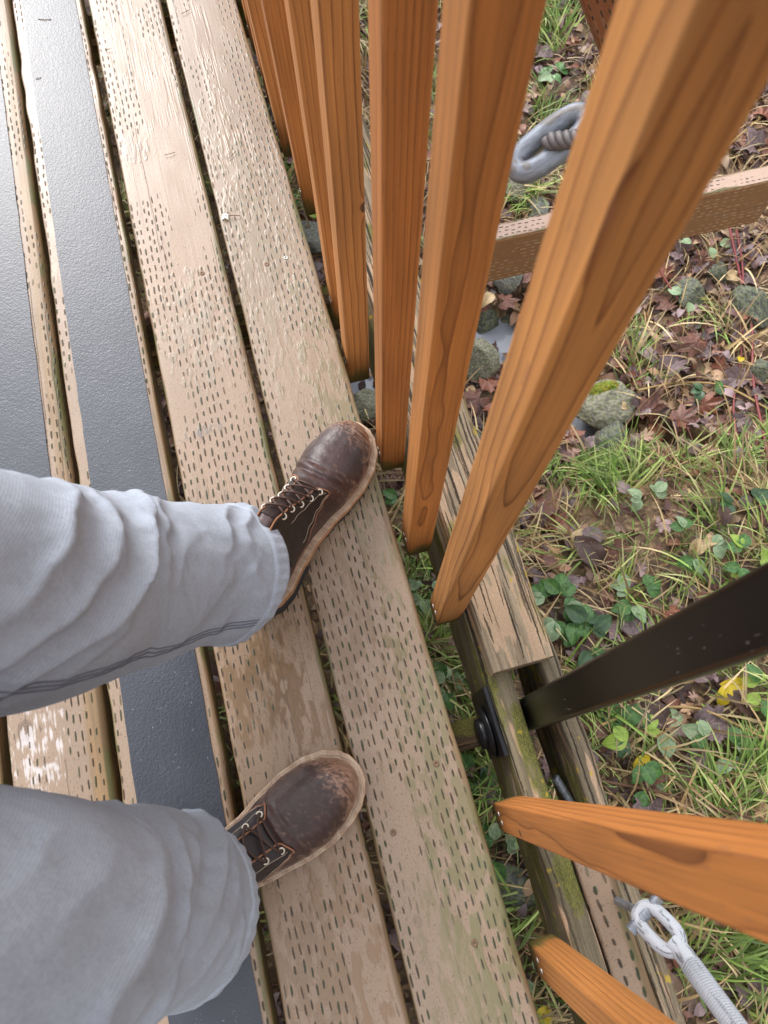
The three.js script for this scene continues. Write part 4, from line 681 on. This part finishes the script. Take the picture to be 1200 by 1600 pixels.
{ // grass: blades in tufts, bent over; and dry straw
  const blade = (bend) => grid(5, 2, (u, v) => { const w = 0.0022 * (1 - Math.pow(u, 2.2) * 0.95), s = v * 2 - 1; const q = u * bend; return [Math.sin(q) / bend * 1.0 * 0.1 * 1, (1 - Math.cos(q)) / bend * -0.1 * 0 + 0.1 * (Math.sin(q * 1.0 + 0.0) * 0), s * w].map((e, i) => i === 1 ? 0.1 * u * (1 - u * 0.75 * bend) * 0.7 + Math.abs(s) * w * 0.4 : i === 0 ? 0.1 * u : e); });
  const gm = new THREE.MeshPhysicalMaterial({ roughness: 0.5, side: THREE.DoubleSide, transmission: 0.25, thickness: 0 }), L = [];
  let tufts = 0;
  const tuft = (x, a, n, len, dir, spread, pal) => { for (let k = 0; k < n; k++) { const r = Math.sqrt(rnd()) * spread, q = rr(0, 6.28), X = x + Math.cos(q) * r, A = a + Math.sin(q) * r; const c = pal[Math.floor(rnd() * pal.length)], f = rr(0.75, 1.25); L.push([mtx(P(X, gy(X, A) - 0.002, A), dir + rr(-0.9, 0.9), rr(-0.4, 0.4), rr(-0.15, 0.75), len * rr(0.5, 1.25)), srgb(...c.map((v) => v * f))]); } };
  const G1 = [[120, 150, 66], [152, 178, 92], [104, 134, 60], [172, 188, 112], [136, 162, 76]], G2 = [[174, 186, 110], [150, 172, 84], [190, 190, 128], [132, 162, 72]], G3 = [[198, 174, 126], [178, 150, 106], [212, 190, 144], [164, 136, 98]];
  for (let t = 0; t < 2300; t++) { const [x, a] = spot(); const l = lush(x, a); if (rnd() > l * 0.9 + 0.03 || wet(x, a)) continue; tuft(x, a, 6 + rnd() * 16, rr(0.55, 1.15), rr(0, 6.28), 0.035, rnd() < 0.45 ? G1 : G2); }
  for (const [px, py, n, len] of [[900, 740, 60, 1.2], [860, 720, 40, 1.0], [880, 20, 60, 1.1], [860, 60, 50, 1.2], [850, 190, 60, 0.9], [835, 300, 40, 1.0], [830, 320, 30, 1.1], [1100, 490, 26, 0.9], [990, 560, 40, 0.9], [1000, 600, 30, 0.8], [950, 760, 60, 1.0], [1000, 720, 40, 0.9], [1140, 720, 40, 1], [740, 1080, 40, 0.9], [700, 890, 40, 0.9], [690, 930, 40, 0.8], [745, 1210, 60, 0.9], [770, 1240, 40, 0.9], [810, 1440, 50, 0.9], [820, 1560, 40, 0.9], [1150, 1520, 90, 1.2], [1180, 1450, 70, 1.2], [1080, 1480, 40, 1.1], [1170, 1230, 80, 1.2], [1120, 1260, 60, 1.1], [690, 1010, 50, 0.9], [650, 890, 40, 0.8], [730, 1150, 40, .8]]) { const p = onGround(px, py); tuft(p.x, -p.z, n, len, rr(0, 6.28), 0.05, G1); }
  for (let t = 0; t < 2600; t++) { const [x, a] = spot(); if (wet(x, a) || rnd() > 0.3 + 0.5 * sm(0.45, 0.6, fbm(x * 3 + 1, a * 3, 88, 3))) continue; tuft(x, a, 4 + rnd() * 12, rr(0.6, 1.3), rr(0, 6.28), 0.05, G3); }
  const cnt = L.length;
  inst('grass', blade(0.9), gm, L, 'green and straw coloured grass on the bank', 'grass');
}
// bigger fallen leaves, each a thing
{
  const kinds = {
    maple_brown: [mapleGeo(0.085, 1, 0.14), LM.brown, 'curled brown lobed leaf lying on the bank'], maple_mauve: [mapleGeo(0.08, 5, 0.18), LM.mauve, 'greyish mauve lobed dead leaf lying on the bank'], maple_red: [mapleGeo(0.07, 8, 0.2), LM.red, 'rust red lobed dead leaf lying on the bank'], oval_umber: [leafGeo(0.075, 0.022, oval, { curl: 0.25, wave: 0.3 }), LM.umber, 'dark umber oval dead leaf lying on the bank'], oval_straw: [leafGeo(0.06, 0.02, ovate, { curl: 0.3, wave: 0.4 }), LM.straw, 'straw coloured curled dead leaf lying on the bank'],
    oval_pale: [leafGeo(0.055, 0.02, oval, { curl: 0.1 }), LM.pale, 'pale grey green oval leaf fallen on the bank'], oval_yellow: [leafGeo(0.05, 0.014, ovate, { curl: 0.15 }), LM.yellow, 'bright yellow pointed leaf fallen in the grass'], oval_mauve: [leafGeo(0.055, 0.02, oval, { curl: 0.12 }), LM.mauve, 'grey mauve oval dead leaf lying in the grass'], oval_brown: [leafGeo(0.065, 0.02, ovate, { curl: 0.3, wave: 0.3 }), LM.brown, 'brown pointed dead leaf lying in the grass'],
  };
  const marks = [[945, 640, 'beside the mossy boulder'], [1172, 490, 'by the upright stone'], [1075, 466, 'by the rounded stone under the outrigger'], [1165, 600, 'under the long red cane'], [870, 800, 'beside the short brown stick'], [760, 512, 'by the upright stream stone'], [865, 955, 'by the bramble at the cap plank end'], [985, 930, 'by the pale bramble sprig'], [975, 1160, 'by the sprig at the edge beam'], [1125, 1170, 'by the three leaved sprig'], [1140, 1075, 'close under the steel post'], [1100, 880, 'close above the steel post'], [1050, 750, 'in the open grass'], [1110, 1500, 'beside the white turnbuckle'], [700, 1030, 'in the slot beside the deck'], [850, 1565, 'at the lowest baluster foot'], [845, 100, 'behind the cable link'], [1150, 230, 'behind the outrigger end'], [650, 800, 'under the boot toe'], [480, 350, 'by the fresh leaf sprig at the deck edge'], [735, 640, 'beside the cap plank in the stream'], [1000, 1240, 'along the brown cane']];
  const where = (px, py) => { let b = marks[0], m = 1e9; for (const q of marks) { const d = Math.hypot(q[0] - px, q[1] - py); if (d < m) { m = d; b = q; } } return b[2]; };
  const putLeaf = (k, px, py, s = 1, ry = rr(0, 6.28), tilt = 0.35) => { const p = onGround(px, py); const [g, m, label] = kinds[k]; const o = mesh('fallen_leaf', g, m, scene); o.position.copy(p); o.position.y += rr(0.012, 0.03); o.rotation.set(rr(-tilt, tilt), ry, rr(-tilt, tilt), 'YXZ'); o.scale.setScalar(s); tag(o, `${label.replace(/ (lying|fallen) .*/, '')} ${where(px, py)}`, 'leaf', `fallen leaves: ${k.replace('_', ' ')}`); };
  for (const [k, px, py, s] of [['maple_mauve', 845, 100, 1], ['maple_mauve', 1170, 240, 1.1], ['maple_red', 1185, 190, 0.9], ['maple_mauve', 1100, 310, 0.8], ['maple_red', 760, 605, 1], ['maple_brown', 745, 630, 1], ['maple_mauve', 735, 650, .9], ['maple_mauve', 1040, 585, 1], ['maple_brown', 1175, 410, 1], ['maple_red', 1125, 580, 0.8], ['oval_yellow', 1148, 574, 0.6], ['maple_brown', 1080, 545, 0.9], ['maple_brown', 850, 785, 0.9], ['maple_mauve', 830, 820, 0.9], ['maple_red', 862, 830, 1], ['oval_straw', 890, 860, 1.1], ['oval_mauve', 940, 845, 1], ['maple_brown', 955, 865, 0.8], ['oval_umber', 940, 892, 1.2], ['oval_brown', 868, 890, 0.8], ['oval_mauve', 832, 900, 0.9], ['maple_brown', 1045, 720, 1], ['maple_red', 1090, 640, 1], ['maple_brown', 1180, 690, 1.1], ['maple_brown', 1060, 660, 0.9], ['maple_red', 1005, 645, 0.9], ['maple_brown', 1130, 700, .9], ['maple_mauve', 985, 715, 1], ['oval_mauve', 870, 925, 0.9], ['oval_mauve', 962, 980, 0.9], ['oval_straw', 985, 1122, 0.8], ['oval_umber', 1045, 1130, 1.1], ['oval_pale', 1062, 1122, 0.9], ['maple_mauve', 1100, 1135, 1.1], ['oval_yellow', 1128, 1072, 1], ['oval_yellow', 1160, 1073, 1.1], ['oval_umber', 1125, 1085, 1], ['oval_pale', 1040, 1185, 0.95], ['oval_yellow', 982, 1202, 0.95], ['oval_pale', 1015, 1230, 1], ['maple_mauve', 1005, 1255, 0.8], ['oval_mauve', 1075, 1208, 1], ['oval_umber', 960, 1215, 0.8], ['maple_mauve', 1160, 1545, 0.9], ['maple_brown', 1130, 1490, 0.8], ['oval_brown', 690, 1018, 0.7], ['maple_red', 700, 1040, 0.5], ['maple_mauve', 1060, 575, 0.8], ['oval_umber', 1000, 630, 0.9], ['oval_brown', 1180, 820, 0.8], ['oval_mauve', 1030, 770, 0.7], ['maple_red', 1075, 735, 0.7], ['oval_straw', 1090, 850, 0.8], ['maple_brown', 1100, 930, 0.8], ['maple_mauve', 1010, 930, 0.8], ['oval_umber', 1120, 830, 0.8], ['oval_yellow', 850, 1565, 0.9], ['maple_red', 480, 355, 0.8], ['maple_brown', 640, 800, 0.7], ['oval_straw', 770, 470, 0.8], ['maple_brown', 785, 480, .7]]) putLeaf(k, px, py, s);
  const names = Object.keys(kinds);
  for (let i = 0; i < 140; i++) { const px = rr(720, 1195), py = i < 95 ? rr(370, 740) : rr(0, 1595); const p = onGround(px, py); if (lush(p.x, -p.z) > 0.6 && rnd() < 0.5) continue; putLeaf(names[Math.floor(rnd() * 5) % (i % 3 ? 3 : 5)], px, py, rr(0.5, 0.95)); }
}
// creeping bramble and other broad-leaved plants
const stemMat = std({ color: srgb(92, 104, 52), roughness: 0.7 });
const sprigLeaf = [leafGeo(0.046, 0.016, ovate, { curl: 0.18, fold: 0.22, wave: 0.15, n: 10, m: 3 }), leafGeo(0.036, 0.014, oval, { curl: 0.12, fold: 0.2, n: 10, m: 3 })];
function sprig(px, py, n, mk, label, s = 1, trio = true) {
  const p = onGround(px, py), o = thing('bramble_sprig', label, 'plant', 'creeping green plants on the bank', p), st = [];
  for (let i = 0; i < n; i++) {
    const q = i / n * 6.28 + rr(-0.5, 0.5), r = rr(0.01, 0.045) * s, h = rr(0.02, 0.055), tip = new THREE.Vector3(Math.cos(q) * r, h, Math.sin(q) * r);
    st.push(tube([new THREE.Vector3(0, 0, 0), new THREE.Vector3(tip.x * 0.4, h * 0.7, tip.z * 0.4), tip], 0.0011, 5, 8));
    for (const dq of trio ? [-0.95, 0, 0.95] : [0]) { const l = mesh('leaf', sprigLeaf[(i + (dq ? 1 : 0)) % 2], LM[mk[Math.floor(rnd() * mk.length)]], o); l.position.copy(tip); l.rotation.set(rr(-0.3, 0.3), -q + dq, rr(-0.35, 0.25), 'YXZ'); l.scale.setScalar(s * rr(0.75, 1.1)); }
  }
  mesh('stem', mergeGeometries(st), stemMat, o);
}
for (const [px, py, n, mk, label, s, trio] of [
  [865, 955, 5, ['green', 'green', 'pale'], 'leafy green bramble beside the end of the cap plank', 1.05], [905, 1000, 4, ['dark', 'green'], 'glossy dark bramble sprig near the foot of the steel post', 1], [985, 930, 3, ['pale', 'green'], 'pale leaved bramble sprig in the grass beside the steel post', 0.9], [975, 1160, 4, ['green', 'lime', 'dark'], 'green bramble sprig against the outer face of the edge beam', 1.05], [1125, 1170, 3, ['green', 'pale'], 'three leaved bramble sprig in the long grass', 1], [1180, 1090, 3, ['green', 'lime'], 'yellowish green sprig next to the bright yellow leaves', 0.9], [950, 1250, 2, ['green'], 'single green bramble sprig at the big baluster beside the beam', 1],
  [700, 1075, 3, ['pale', 'green'], 'pale leaved sprig in the slot between the deck and the bolt plate', 0.85], [735, 1215, 3, ['green', 'dark'], 'green sprig in the slot below the bolt plate', 0.85], [775, 1320, 3, ['pale', 'green'], 'green sprig in the slot under the screwed baluster foot', 0.85], [815, 1480, 3, ['pale', 'green'], 'pale sprig at the foot of the lowest baluster', 0.9], [665, 935, 3, ['green', 'pale'], 'green sprig at the foot of the leaning baluster', 0.8], [640, 780, 2, ['green'], 'green sprig under the boot toe beside the deck', 0.8], [478, 335, 2, ['green', 'lime'], 'fresh green leaf sprig poking up by the deck edge', 1.1],
  [1075, 480, 3, ['pale', 'lime'], 'pale green seedling over the rounded stone', 0.9, false], [1000, 790, 2, ['pale'], 'greyish leaved sprig in the middle of the grass', 0.8], [1075, 860, 3, ['pale', 'green'], 'green sprig beside the upper edge of the steel post', 0.9], [1150, 880, 3, ['green', 'lime'], 'bright green sprig in the grass above the steel post', 0.9], [1150, 800, 2, ['green', 'dark'], 'dark green sprig at the edge of the leaf litter', 0.9], [900, 1460, 2, ['green'], 'green sprig outside the beam near the white jaw', 0.9], [1095, 400, 3, ['pale'], 'grey green sprig growing under the outrigger end', 0.9, false], [1100, 620, 2, ['green', 'dark'], 'small green sprig among rust red leaves', 0.7], [860, 130, 3, ['pale', 'green'], 'green sprig in the far grass behind the cable link', 1]]) sprig(px, py, n, mk, label, s, trio ?? true);
// runners and twigs
const redStem = std({ color: srgb(134, 66, 66), roughness: 0.6 }), tanStem = std({ color: srgb(172, 144, 92), roughness: 0.7 }), brownStem = std({ color: srgb(104, 76, 56), roughness: 0.8 });
for (const [pts, r, sMat, label] of [
  [[[1130, 370], [1150, 440], [1165, 520], [1170, 600], [1185, 690], [1198, 760]], 0.0032, redStem, 'long red bramble cane running down through the leaf litter'], [[[1140, 375], [1152, 430], [1152, 560], [1140, 640], [1150, 720]], 0.0024, redStem, 'thin red cane crossing beside the long red cane'], [[[1200, 650], [1120, 610], [1050, 605], [990, 620]], 0.0026, tanStem, 'yellow arching stem above the mossy boulder'], [[[1010, 520], [1080, 450], [1130, 390]], 0.002, brownStem, 'thin brown twig under the outrigger end'], [[[1200, 180], [1130, 240], [1060, 300]], 0.0028, tanStem, 'straight straw stalk behind the outrigger end'], [[[850, 800], [830, 805], [800, 800]], 0.003, brownStem, 'short brown stick beside the cap plank'], [[[930, 1135], [1000, 1110], [1080, 1110], [1140, 1135], [1200, 1165]], 0.0026, tanStem, 'pale runner curving below the steel post'], [[[930, 1220], [1010, 1235], [1100, 1260], [1190, 1285]], 0.003, brownStem, 'dark brown cane lying above the big baluster'], [[[1050, 480], [1020, 430], [1000, 380]], 0.002, redStem, 'short red twig by the rounded stone'], [[[960, 690], [990, 650], [1030, 610]], 0.002, brownStem, 'little brown twig leaning on the flat stone'], [[[1190, 440], [1150, 500], [1160, 600]], 0.002, brownStem, 'thin brown twig over the upright stone'], [[[760, 560], [790, 540], [830, 560]], 0.0025, brownStem, 'wet twig lying in the stream between balusters']]) {
  const m = mesh('stem', tube(pts.map(([x, y]) => { const p = onGround(x, y); p.y += rr(0.018, 0.04); return p; }), r, 7, 40), sMat); tag(m, label, 'stem');
}
{ // fine dead stalks
  const geo = tube([new THREE.Vector3(-0.05, 0, 0), new THREE.Vector3(0, 0.006, 0.006), new THREE.Vector3(0.05, 0, 0)], 0.0009, 4, 8), L = [];
  while (L.length < 1500) { const [x, a] = spot(); if (wet(x, a)) continue; L.push([mtx(P(x, gy(x, a) + rr(0.005, 0.035), a), rr(0, 6.28), rr(-0.3, 0.3), rr(-0.4, 0.4), rr(0.4, 1.4)), srgb(...[[180, 150, 104], [140, 104, 80], [120, 76, 66], [196, 172, 128]][Math.floor(rnd() * 4)])]); }
  inst('dead_stalks', geo, std({ roughness: 0.7 }), L, 'thin dead stalks lying in the litter', 'stalks');
}
// ---------------------------------------------------------------- small things on the deck
{
  const p = at(352, 338, 0.004), f = thing('fallen_blossom', 'tiny white blossom with a brown stalk lying on the deck board', 'blossom', null, p), pet = leafGeo(0.008, 0.003, oval, { n: 6, m: 1, curl: 0.3 });
  for (let i = 0; i < 4; i++) { const q = mesh('petal', pet, std({ color: srgb(236, 236, 226), roughness: 0.7, side: THREE.DoubleSide })); scene.remove(q); q.name = 'petal'; f.add(q); q.rotation.y = i * 1.6 + 0.4; }
  mesh('stalk', tube([new THREE.Vector3(0, 0.001, 0), new THREE.Vector3(0.012, 0.001, 0.002), new THREE.Vector3(0.024, 0.0005, 0.005)], 0.0007, 5, 8), brownStem, f);
  const needle = std({ color: srgb(124, 96, 66), roughness: 0.8 });
  for (const [px, py, q, l, label] of [[70, 30, -0.3, 0.026, 'thin brown needle on the grip strip at the far end'], [290, 18, 0.4, 0.02, 'thin brown needle on the outer board at the far end'], [168, 77, 0.1, 0.012, 'short brown needle on the bright board'], [362, 242, 0.7, 0.022, 'thin needle on the outer board behind the blossom'], [265, 240, 0.1, 0.02, 'thin needle on the inner tan board'], [60, 122, 0.2, 0.01, 'short needle on the grip strip beside the worn board']]) {
    const c = at(px, py, 0.003), n = mesh('pine_needle', tube([new THREE.Vector3(-l / 2, 0, 0), new THREE.Vector3(0, 0.0006, 0.001), new THREE.Vector3(l / 2, 0, 0)], 0.0006, 5, 6), needle); n.position.copy(c); n.rotation.y = q; tag(n, label, 'needle');
  }
}
scene.traverse((o) => { if (o.isMesh) { o.castShadow = true; o.receiveShadow = true; } });
renderer.render(scene, camera);
